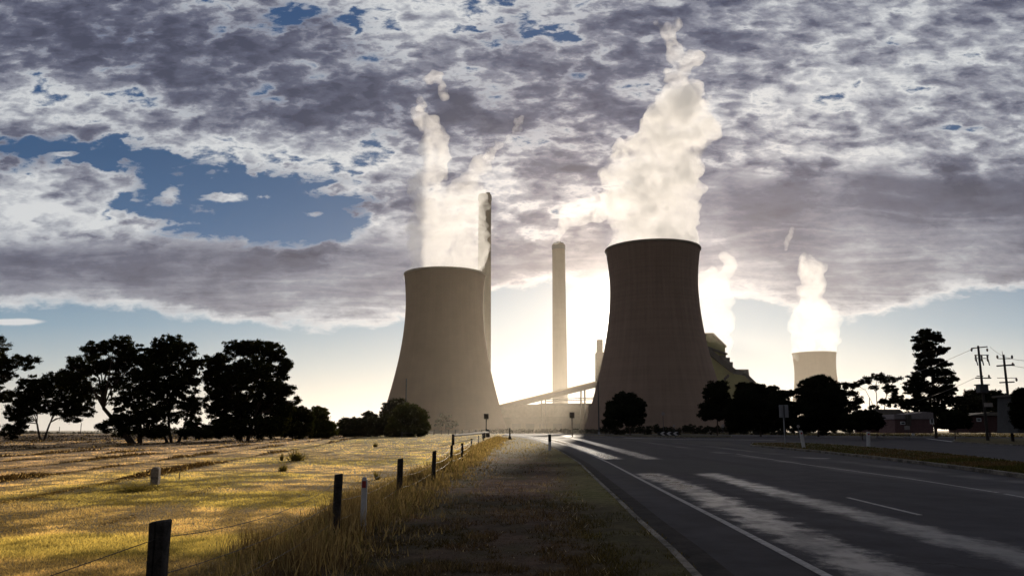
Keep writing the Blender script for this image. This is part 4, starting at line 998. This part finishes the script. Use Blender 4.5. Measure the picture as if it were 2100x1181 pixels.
# ------------------------------------------------------------------ roadside fence
fence = thing('wire_fence', (FENCE_X, 6, 0), 'post and wire fence running along the near edge of the mown field', 'fence')
posts = []
for (px, pyt, Yp, w_) in ((330, 1067, None, 0.10), (692, 972, None, 0.105), (820, 940, None, 0.12), (889, 924, None, 0.115), (925, 912.5, None, 0.105), (948.5, 908, None, 0.11), (967, 899, None, 0.115), (981.4, 892.8, None, 0.13), (991, 890.6, None, 0.14)):
    d = ray(px, pyt); s_ = (0.86 - H_EYE) / d[2]; posts.append((d[0] * s_, d[1] * s_, w_))
for i, (x_, y_, w_) in enumerate(posts):
    s = MB(); r = np.random.default_rng(200 + i); k = 10; prof = []
    if i == 0:
        # split hardwood post: a squared, grooved section
        sec = [(-.5, -.45), (-.18, -.5), (-.12, -.38), (-.02, -.5), (.42, -.48), (.5, -.1), (.47, .42), (.05, .5), (-.4, .46), (-.5, .1)]
    else: sec = [(0.5 * math.cos(2 * math.pi * j / k) * r.uniform(.9, 1.05), 0.5 * math.sin(2 * math.pi * j / k) * r.uniform(.9, 1.05)) for j in range(k)]
    k = len(sec); zs = [-0.3, 0.2, 0.5, 0.75, 0.855, 0.862]; vs = []
    lean = r.normal(size=2) * 0.012
    for zi, z_ in enumerate(zs):
        sc_ = w_ * (1.0 + 0.05 * math.sin(zi * 2.1 + i)) * (0.9 if zi == 5 else 1)
        vs += [(a * sc_ + lean[0] * z_ / .86, b_ * sc_ + lean[1] * z_ / .86, z_ + (0.012 * a if zi > 3 else 0)) for a, b_ in sec]
    fs = [(q * k + j, q * k + (j + 1) % k, (q + 1) * k + (j + 1) % k, (q + 1) * k + j) for q in range(len(zs) - 1) for j in range(k)] + [tuple(range(5 * k, 6 * k))]
    s.add(vs, fs); s.build('fence_post', M_WOOD, fence, (x_ - FENCE_X, y_ - 6, 0))
for zi, z_ in enumerate((0.30, 0.54, 0.76)):
    s = MB()
    allp = [(-2.75, -4)] + [(q[0], q[1]) for q in posts]
    for a, b_ in zip(allp[:-1], allp[1:]):
        pt = [(a[0] + (b_[0] - a[0]) * t - FENCE_X, a[1] + (b_[1] - a[1]) * t - 6, z_ - 0.10 * 4 * t * (1 - t) * (0.5 + 0.3 * zi)) for t in np.linspace(0, 1, 9)]
        s.tube(pt, 0.0026 if a[1] < 20 else 0.006, 4, cap=False)
    s.build('wire', M_WIRE, fence)
# rail at the far end
def gp(px, py): q = gnd(px, py); return q
rail = thing('timber_rail_barrier', tuple(gp(966, 903)), 'heavy timber rail on stout posts at the far end of the wire fence', 'fence')
o0 = np.array(rail.location)
P1 = gnd(929, 913); P2 = gnd(1001, 896.5)
for q, hh, w_ in ((P1, 1.05, 0.26), (gnd(992, 899), 1.0, 0.6), (P2, 1.35, 0.7)):
    s = MB(); s.tube([(q[0] - o0[0], q[1] - o0[1], -0.2), (q[0] - o0[0], q[1] - o0[1], hh)], [w_ / 2 * 1.05, w_ / 2], 10); s.build('post', M_WOOD, rail)
s = MB(); s.tube([(P1[0] - o0[0], P1[1] - o0[1], 0.92), (P2[0] - o0[0], P2[1] - o0[1], 1.02)], [0.12, 0.22], 8); s.build('rail', M_WOOD, rail)
s = MB(); q = P2; s.tube([(q[0] - o0[0], q[1] - o0[1], 1.35), (q[0] - o0[0], q[1] - o0[1], 1.6)], [0.42, 0.3], 10); s.build('post_cap', M_BLACK, rail)
# far fence across the end of the field
ff = thing('distant_wire_fence', tuple(gnd(920, 891)), 'row of small distant fence posts crossing the end of the golden field', 'fence')
o0 = np.array(ff.location); fp = [gnd(px_, py_) for px_, py_ in ((824, 897), (848, 896), (876, 891.5), (890, 891), (905, 890.6), (920, 890.4), (934, 890.2), (948, 890.0), (962, 889.8), (976, 889.6), (988, 889.5))]
for q in fp:
    q_ = q.copy(); s = MB(); h_ = 0.0075 * q_[1]; s.tube([(q_[0] - o0[0], q_[1] - o0[1], -0.2), (q_[0] - o0[0], q_[1] - o0[1], min(h_, 1.6))], 0.05 + 0.0005 * q_[1], 6); s.build('fence_post', M_WOOD, ff)
s = MB(); s.tube([(q[0] - o0[0], q[1] - o0[1], 0.9) for q in fp], 0.03, 4); s.build('wire', M_WIRE, ff)

# ------------------------------------------------------------------ posts
def marker(px, pyb, pyt, w_px, label, kind_='white'):
    b = gnd(px, pyb); tz = at(px, pyt, b[1])[2]; w_ = w_px * b[1] / F
    if kind_ == 'white': name = 'guide_post'
    t = thing('guide_post', tuple(b), label, 'guide post', 'roadside guide posts')
    h = tz - b[2]; s = MB()
    if kind_ == 'dark':
        s.tube([(0, 0, -0.1), (0, 0, h * 0.55)], w_ / 2, 10); s.build('post', M_WHITE, t); s = MB(); s.tube([(0, 0, h * 0.55), (0, 0, h)], w_ / 2 * 1.02, 10); s.build('dark_top', M_BLACK, t)
    else:
        s.prism([(-w_ / 2, -0.1), (w_ / 2, -0.1), (w_ / 2, h * 0.94), (w_ * 0.25, h), (-w_ / 2, h)], -w_ * 0.22, w_ * 0.22); s.build('post', M_WHITE, t)
        s = MB(); s.box(-w_ * 0.3, w_ * 0.3, -w_ * 0.22 - 0.012, -w_ * 0.22, h * 0.80, h * 0.90); s.build('reflector', M_RED, t)
    return t
marker(1127.5, 924, 890, 6, 'guide post with dark top on the verge beside the bright strip of road', 'dark')
marker(1649, 920.5, 882, 6.0, 'white guide post at the left end of the grassy median').rotation_euler = (0, math.radians(-7), 0)
marker(1781, 918, 885, 6.0, 'white guide post farther right on the median, leaning slightly right').rotation_euler = (0, math.radians(4), 0)
marker(1873, 893, 865, 5, 'white guide post across the road before the pink brick house').rotation_euler = (0, math.radians(-5), 0)
marker(1558, 888.5, 871, 4, 'small white guide post on the far kerb left of the square sign')
b = gnd(1045.5, 901); t = thing('marker_post', tuple(b), 'slim dark marker post at the tip of the grass verge', 'marker post')
s = MB(); s.tube([(0, 0, -0.1), (0, 0, 1.75)], 0.11, 8); s.build('post', M_WOOD, t)
s = MB(); s.tube([(0, 0, 0), (0, 0, 0.55)], [0.32, 0.14], 8); s.build('collar', M_WOOD, t)
# white marker behind the fence, with a dark red reflector
d = ray(748, 973); s_ = (0.80 - H_EYE) / d[2]; b = (d[0] * s_, d[1] * s_, 0.0)
t = thing('marker_post', (b[0], b[1], -0.03), 'scuffed white marker post with a dark red reflector behind the wire fence', 'marker post')
w_ = 11.5 * b[1] / F; s = MB(); s.prism([(-w_ / 2, -0.2), (w_ / 2, -0.2), (w_ / 2 * 0.96, 0.76), (w_ / 2 * 0.6, 0.80), (-w_ / 2 * 0.6, 0.80), (-w_ / 2 * 0.96, 0.76)], -0.02, 0.02); bevel(s.build('post', M_WHITE, t), 0.006)
s = MB(); s.box(-w_ * 0.34, w_ * 0.34, -0.038, -0.030, 0.66, 0.75); s.build('reflector', M_RED, t)
# stone-like stub in the field
b = gnd(317.5, 996); b[2] = field_h(b[0], b[1]) - 0.02; t = thing('boundary_marker', tuple(b), 'squat weathered pale post standing alone in the mown field', 'marker post')
w_ = 15.5 * b[1] / F; hh = 36 * b[1] / F; s = MB(); s.prism([(-w_ / 2, -0.1), (w_ / 2, -0.1), (w_ / 2, hh * 0.9), (w_ * 0.32, hh), (-w_ * 0.3, hh), (-w_ / 2, hh * 0.88)], -w_ * 0.4, w_ * 0.4); bevel(s.build('post', M_PALEWOOD, t), 0.02)
s = MB(); s.box(-w_ / 2 - .006, w_ / 2 + .006, -w_ * 0.4 - .006, w_ * 0.4 + .006, hh * 0.42, hh * 0.46); s.build('wire_band', M_WIRE, t)
# small spindly star pickets in the field
t = thing('star_picket', tuple(gnd(367, 985)), 'thin bent picket in the field right of the squat pale post', 'picket')
s = MB(); s.tube([(0, 0, -0.1), (0.01, 0, 0.28), (0.03, 0, 0.40)], 0.012, 5); s.build('stake', M_WOOD, t)
s = MB(); s.tube([(-0.12, 0, 0.37), (0.0, 0, 0.385), (0.05, 0, 0.38)], 0.008, 5); s.build('cross_wire', M_WIRE, t)

# ------------------------------------------------------------------ signs
def sign(px, pyb, Y, rect, label, mat, post_mat, pole_px=3, brace=True, twin=False):
    b = at(px, pyb, Y); t = thing('road_sign', (b[0], Y, -0.12 if Y > 90 else 0.0), label, 'sign')
    bz = t.location.z
    x0, x1 = at(rect[0], rect[1], Y)[0] - b[0], at(rect[2], rect[1], Y)[0] - b[0]; z1, z0 = at(px, rect[1], Y)[2] - bz, at(px, rect[3], Y)[2] - bz
    s = MB(); s.box(x0, x1, -0.03, 0.02, z0, z1); bevel(s.build('panel', mat, t), 0.02)
    r_ = pole_px / 2 * Y / F; s = MB(); xm = (x0 + x1) / 2; s.tube([(xm, 0.09 + r_, -0.2), (xm, 0.09 + r_, z1 - 0.05)], r_, 10); s.build('pole', post_mat, t)
    if brace:
        for zz_ in (z0 + (z1 - z0) * 0.12, z0 + (z1 - z0) * 0.88):
            s = MB(); s.box(x0 * 0.96, x1 * 0.96, -0.075, -0.032, zz_ - 0.05, zz_ + 0.05); s.build('brace', post_mat, t)
        s = MB(); s.box(xm - r_ * 0.8, xm + r_ * 0.8, -0.16, -0.08, z0 - 0.3, z1 - 0.02); s.build('mount_rail', M_DSTEEL, t)
    return t
sign(1606.5, 909, 80, (1597, 830, 1616, 856), 'pale square sign seen from behind on a thin pole at the median tip', M_SIGNBACK, M_STEEL, 2.6)
sign(1173, 889, 180, (1168, 845, 1178, 857), 'small dark sign silhouetted against the hazy hall between the towers', M_SIGNDARK, M_CONVEYOR, 2.6, False)
sign(997.5, 891, 170, (992.5, 848, 1002, 859), 'small dark sign on a pole behind the timber rail', M_SIGNDARK, M_WOOD, 1.8, False)
def small_sign(px, py, Y, r_px, base_py, label, mat):
    b = at(px, base_py, Y); t = thing('small_sign', (b[0], Y, -0.12), label, 'sign', 'small pale signs across the road'); z_ = at(px, py, Y)[2] + 0.12; r_ = r_px * Y / F
    s = MB(); s.prism([(r_ * math.cos(q), z_ + r_ * math.sin(q)) for q in np.linspace(0, 2 * math.pi, 17)[:-1]], -0.03, 0.02); s.build('panel', mat, t)
    s = MB(); s.tube([(0, 0.08, -0.1), (0, 0.08, z_ + r_ * 0.5)], 0.06, 6); s.build('pole', M_DSTEEL, t); return t
M_DIM = simple('faded_pale_sign', (0.30, 0.27, 0.25), 0.7, 0.2, 3, 0.2)
small_sign(1361, 848, 190, 3.6, 889, 'small pale round sign above the striped chevron board', M_DIM)
small_sign(1483, 873, 180, 3.4, 889, 'small pale sign at the foot of the narrow upright tree', M_DIM)
small_sign(1638, 874, 150, 3.2, 889, 'small pale sign just left of the leaning median guide post', M_DIM)
small_sign(1383, 873, 185, 2.4, 889, 'tiny pale sign low down just right of the chevron board', M_DIM)
t = thing('notice_board', (at(1860, 884, 110)[0], 110, -0.12), 'small white notice board on the grass before the pink brick house', 'sign')
q0, q1 = at(1854, 873, 110), at(1866, 881, 110); s = MB(); s.box(q0[0] - t.location.x, q1[0] - t.location.x, -0.04, 0.0, q1[2] + 0.12, q0[2] + 0.12); bevel(s.build('panel', M_DIM, t), 0.03)
for sx in (-0.25, 0.25): s = MB(); s.tube([(sx, 0.05, -0.1), (sx, 0.05, q1[2] + 0.4)], 0.035, 6); s.build('leg', M_DSTEEL, t)
# chevron board of the roundabout: white arrowheads pointing left on black
Y = 150; b = at(1375, 890, Y); t = thing('chevron_board', (b[0], Y, 0.10), 'long low black board with white chevrons pointing left on the roundabout', 'sign')
x0, x1 = at(1348, 885, Y)[0] - b[0], at(1392, 885, Y)[0] - b[0]; z1, z0 = at(1375, 884.5, Y)[2] - 0.10, at(1375, 892.5, Y)[2] - 0.10; hh = z1 - z0
s = MB(); s.box(x0, x1, 0, 0.08, z0, z1); s.build('board', M_BLACK, t)
for i in range(3):
    cx = x0 + (x1 - x0) * (0.13 + 0.30 * i); zc = (z0 + z1) / 2; h2 = hh * 0.44; w_ = (x1 - x0) * 0.11; s = MB()
    s.prism([(cx, zc), (cx + w_, zc + h2), (cx + w_ * 2.1, zc + h2), (cx + w_ * 1.1, zc), (cx + w_ * 2.1, zc - h2), (cx + w_, zc - h2)][::-1], -0.02, -0.003); s.build('chevron', M_WHITE, t)
for sx in (0.15, 0.5, 0.85): s = MB(); xx = x0 + (x1 - x0) * sx; s.tube([(xx, 0.14, -0.15), (xx, 0.14, z1)], 0.06, 6); s.build('leg', M_DSTEEL, t)
# masts
Y = 240; b = at(1228.5, 888, Y); t = thing('lamp_post', (b[0], Y, -0.12), 'tall thin lamp post in front of the left edge of the dark cooling tower', 'lamp post')
tz = at(1228, 781, Y)[2]; s = MB(); s.tube([(0, 0, 0), (0, 0, tz)], [0.22, 0.13], 8); s.build('pole', M_DSTEEL, t); s = MB(); s.tube([(0, 0, 0), (0, 0, 1.0)], 0.34, 8); s.build('base', M_STEEL, t)
Y = 230; b = at(831, 888, Y); t = thing('mast', (b[0], Y, -0.12), 'lone thin mast before the pale cooling tower above the round bush', 'mast')
tz = at(831, 775, Y)[2]; s = MB(); s.tube([(0, 0, 0), (0, 0, tz)], [0.24, 0.16], 8); s.build('pole', M_DSTEEL, t)
for i, (px_, pt_) in enumerate(((121, 874), (165, 866), (201, 880), (42, 878))):
    Y = 300; b = at(px_, 888, Y); t = thing('utility_pole', (b[0], Y, -0.12), ['faint distant pole seen under the spreading low gum tree', 'faint tall distant pole seen below the bare limb', 'short distant pole just left of the broad gum tree', 'distant pole at the left edge below the leaves'][i], 'pole', 'distant poles under the gum trees')
    s = MB(); s.tube([(0, 0, 0), (0, 0, at(px_, pt_, Y)[2])], 0.14, 6); s.build('pole', M_DSTEEL, t)

# ------------------------------------------------------------------ power poles
def arm(parent, Y, bx_, px0, px1, py, th=0.16, name='crossarm', ins=(), up=True, py1=None):
    oz = parent.location.z; a = at(px0, py, Y); c = at(px1, py1 or py, Y); s = MB()
    s.tube([(a[0] - bx_, -0.2, a[2] - oz), (c[0] - bx_, -0.2, c[2] - oz)], th / 2, 6); s.build(name, M_WOOD, parent)
    for q in ins:
        p_ = at(q, py, Y); s = MB(); z_ = p_[2] - oz; d_ = 1 if up else -1
        s.tube([(p_[0] - bx_, -0.2, z_), (p_[0] - bx_, -0.2, z_ + d_ * 0.22), (p_[0] - bx_, -0.2, z_ + d_ * 0.42)], [0.08, 0.14, 0.07], 8); s.build('insulator', M_CERAMIC, parent)
Y = 105; b0 = at(2024, 884, Y); bx_ = b0[0]
pp = thing('power_pole', (bx_, Y, -0.12), 'power pole with switchgear box and hanging fuses, left of the pair', 'power pole', 'timber power poles on the right')
tz = at(2014, 709, Y)[2] + 0.12
def polex(py, pa, pb): return 0
s = MB(); s.tube([(0, 0, 0), (0, 0, tz * 0.5), (0, 0, tz)], [0.20, 0.165, 0.13], 10); s.build('pole', M_WOOD, pp)
cx = lambda py: px_of(bx_, Y, at(2014, py, Y)[2])[0]
arm(pp, Y, bx_, cx(714) - 16, cx(711) + 17, 714.5, ins=(cx(714) - 16, cx(714) + 16), up=False, py1=711)
arm(pp, Y, bx_, cx(728) - 11, cx(727) + 18, 728, 0.10, ins=(cx(728) - 9, cx(728) + 3, cx(728) + 15), up=False)
arm(pp, Y, bx_, cx(735) - 12, cx(734) + 16, 735, 0.10, ins=(cx(735) - 9, cx(735) + 3, cx(735) + 15), up=False)
arm(pp, Y, bx_, cx(775) - 14, cx(774) + 18, 775, 0.18, ins=(cx(775) + 14,), up=True)
arm(pp, Y, bx_, cx(771) - 11, cx(771) + 2, 771, 0.12)
for q in (-8, 4, 16):
    p_ = at(cx(744) + q, 744, Y); s = MB(); s.tube([(p_[0] - bx_, -0.2, p_[2] + 0.12 + 0.35), (p_[0] - bx_ + 0.1, -0.2, p_[2] + 0.12 - 0.35)], 0.08, 6); s.build('fuse', M_CERAMIC, pp)
q0, q1 = at(cx(795) - 10, 790, Y), at(cx(795) + 9, 805, Y); s = MB(); s.box(q0[0] - bx_, q1[0] - bx_, -0.5, 0.5, q1[2] + 0.12, q0[2] + 0.12); bevel(s.build('transformer', M_DSTEEL, pp), 0.05)
s = MB(); s.box(q0[0] - bx_ - 0.15, q1[0] - bx_ + 0.15, -0.6, 0.6, q0[2] + 0.12, q0[2] + 0.25); s.build('platform', M_WOOD, pp)
s = MB(); q0, q1 = at(2016, 826, Y), at(2034, 834, Y); s.box(q0[0] - bx_, q1[0] - bx_, -0.25, -0.19, q1[2] + 0.12, q0[2] + 0.12); s.build('sign_plate', M_DIM, pp)
Y2 = 98; b1 = at(2075, 884, Y2); bx2 = b1[0]
p2_ = thing('power_pole', (bx2, Y2, -0.12), 'power pole with four plain crossarms, right of the pair', 'power pole', 'timber power poles on the right')
tz2 = at(2056, 727, Y2)[2] + 0.12
s = MB(); s.tube([(0, 0, 0), (0, 0, tz2 * 0.5), (0, 0, tz2)], [0.19, 0.155, 0.12], 10); s.build('pole', M_WOOD, p2_)
s = MB(); s.tube([(-0.1, 0, tz2 - 0.1), (-0.12, 0, tz2 + 0.42)], 0.035, 6); s.build('spike', M_STEEL, p2_)
cx2 = lambda py: px_of(bx2, Y2, at(2056, py, Y2)[2])[0]
arm(p2_, Y2, bx2, cx2(735) - 15, cx2(735) + 15, 735.5, 0.11, ins=(cx2(735) - 15, cx2(735) + 15))
arm(p2_, Y2, bx2, cx2(750) - 18, cx2(748) + 18, 750.5, 0.20, ins=(cx2(750) + 15,), py1=748)
arm(p2_, Y2, bx2, cx2(775) - 20, cx2(775) + 20, 775, 0.08, ins=(cx2(775) + 19,), up=False)
arm(p2_, Y2, bx2, cx2(784) - 16, cx2(783) + 14, 784.5, 0.18, py1=783)
# overhead lines
def overhead(px0, py0, px1, py1, Ya, Yb, sag, label):
    a, c = at(px0, py0, Ya), at(px1, py1, Yb); s = MB(); m_ = (a + c) / 2
    s.tube([(a + (c - a) * t - m_) - np.array([0, 0, sag * 4 * t * (1 - t)]) for t in np.linspace(0, 1, 25)], 0.022, 4, cap=False)
    tag(s.build('overhead_wire', M_WIRE, None, tuple(m_)), label, 'wire', 'overhead wires on the right')
overhead(1998, 714, 1600, 790, 105, 330, 5, 'sagging wire running left from the top arm of the fuse pole')
overhead(2030, 711, 2075, 735, 105, 98, 0.3, 'short slack wire linking the tops of the two power poles')
overhead(2071, 735, 2300, 700, 98, 60, 0.8, 'wire leaving the right pole top arm towards the right')
overhead(2074, 749, 2300, 718, 98, 60, 0.8, 'wire leaving the right pole second arm towards the right')
overhead(1999, 775, 1750, 815, 105, 260, 3, 'lower faint wire running left from the fuse pole')

# ------------------------------------------------------------------ houses
def house(Y, label, px0, px1, wall, roof, walls, wins=(), extra=()):
    b = at((px0 + px1) / 2, 886, Y); t = thing('house', (b[0], Y, -0.12), label, 'house', 'low houses across the road')
    for nm, pts, off, dep, mat in walls: pbuild(t, nm, pts, Y + off, dep, mat)
    for (a, b_, c, d_) in wins:
        ox, oy, oz = t.location; q0, q1 = at(a, b_, Y), at(c, d_, Y)
        s = MB(); s.box(q0[0] - ox, q1[0] - ox, -0.10, -0.003, q1[2] - oz, q0[2] - oz); w_ = s.build('window', M_WFRAME, t)
        s = MB(); dx_ = 0.12; s.box(q0[0] - ox + dx_, q1[0] - ox - dx_, -0.125, -0.103, q1[2] - oz + dx_, q0[2] - oz - dx_); s.build('pane', M_PANE, w_)
    return t
house(150, 'brown brick house with a low tiled roof left of the pink walled house', 1780, 1850, None, None,
      [('roof', [(1782, 852), (1798, 839), (1846, 839), (1858, 852)], -1.0, 9, M_ROOF), ('wall', [(1786, 852.3), (1854, 852.3), (1854, 887), (1786, 887)], 0, 7, M_BRICK)], ((1822, 857, 1832, 866),))
house(140, 'pink brick house with cream gable boards behind the tall pine trunk', 1834, 1916, None, None,
      [('gable_boards', [(1834, 849), (1860, 849), (1900, 844), (1914, 846), (1914, 859), (1834, 859)], -0.2, 6, M_CREAM), ('wall', [(1835, 859.3), (1913, 859.3), (1913, 888), (1835, 888)], 0, 6, simple('pink_brick', (0.13, 0.075, 0.072), 0.9, 0.25, 2, 0.2)),
       ('chimney_stack', [(1861, 850), (1869, 850), (1869, 873), (1861, 873)], -0.9, 0.6, M_DARKCLAD)], ((1906, 857, 1915, 869), (1846, 864, 1856, 870)))
house(150, 'dark red brick house partly hidden at the foot of the power poles', 1990, 2075, None, None,
      [('roof', [(1984, 852), (2030, 845), (2062, 845), (2078, 851)], -0.6, 9, M_ROOF), ('wall', [(1988, 852.3), (2074, 852.3), (2074, 887), (1988, 887)], 0, 7, M_BRICK)], ((2049, 853, 2064, 860), (2002, 857, 2012, 864)))
s = None
b = at(2095, 886, 95); t = thing('shed', (b[0], 95, -0.12), 'grey flat sided shed at the right limit of the view', 'shed')
pbuild(t, 'wall', [(2087, 812), (2150, 812), (2150, 888), (2087, 888)], 95, 4, M_SHED); pbuild(t, 'roof', [(2085, 808), (2152, 808), (2152, 812), (2085, 812)], 94.6, 5, M_DARKCLAD)
# picket fence before the pink house, kerb light strips on the driveway
band('driveway', [gnd(1880, 893.0), gnd(2000, 889.5)], 6.0, -0.10, M_DISLE)

# ------------------------------------------------------------------ render settings
SC.render.engine = 'CYCLES'
cy = SC.cycles
cy.use_denoising = True
try: cy.denoiser = 'OPENIMAGEDENOISE'; cy.denoising_input_passes = 'RGB_ALBEDO_NORMAL'
except Exception: pass
cy.max_bounces = 6; cy.diffuse_bounces = 2; cy.glossy_bounces = 2; cy.transmission_bounces = 2; cy.transparent_max_bounces = 8; cy.volume_bounces = 3
cy.volume_step_rate = 1.0; cy.volume_max_steps = 256
cy.sample_clamp_indirect = 4.0; cy.sample_clamp_direct = 0.0
cy.caustics_reflective = False; cy.caustics_refractive = False
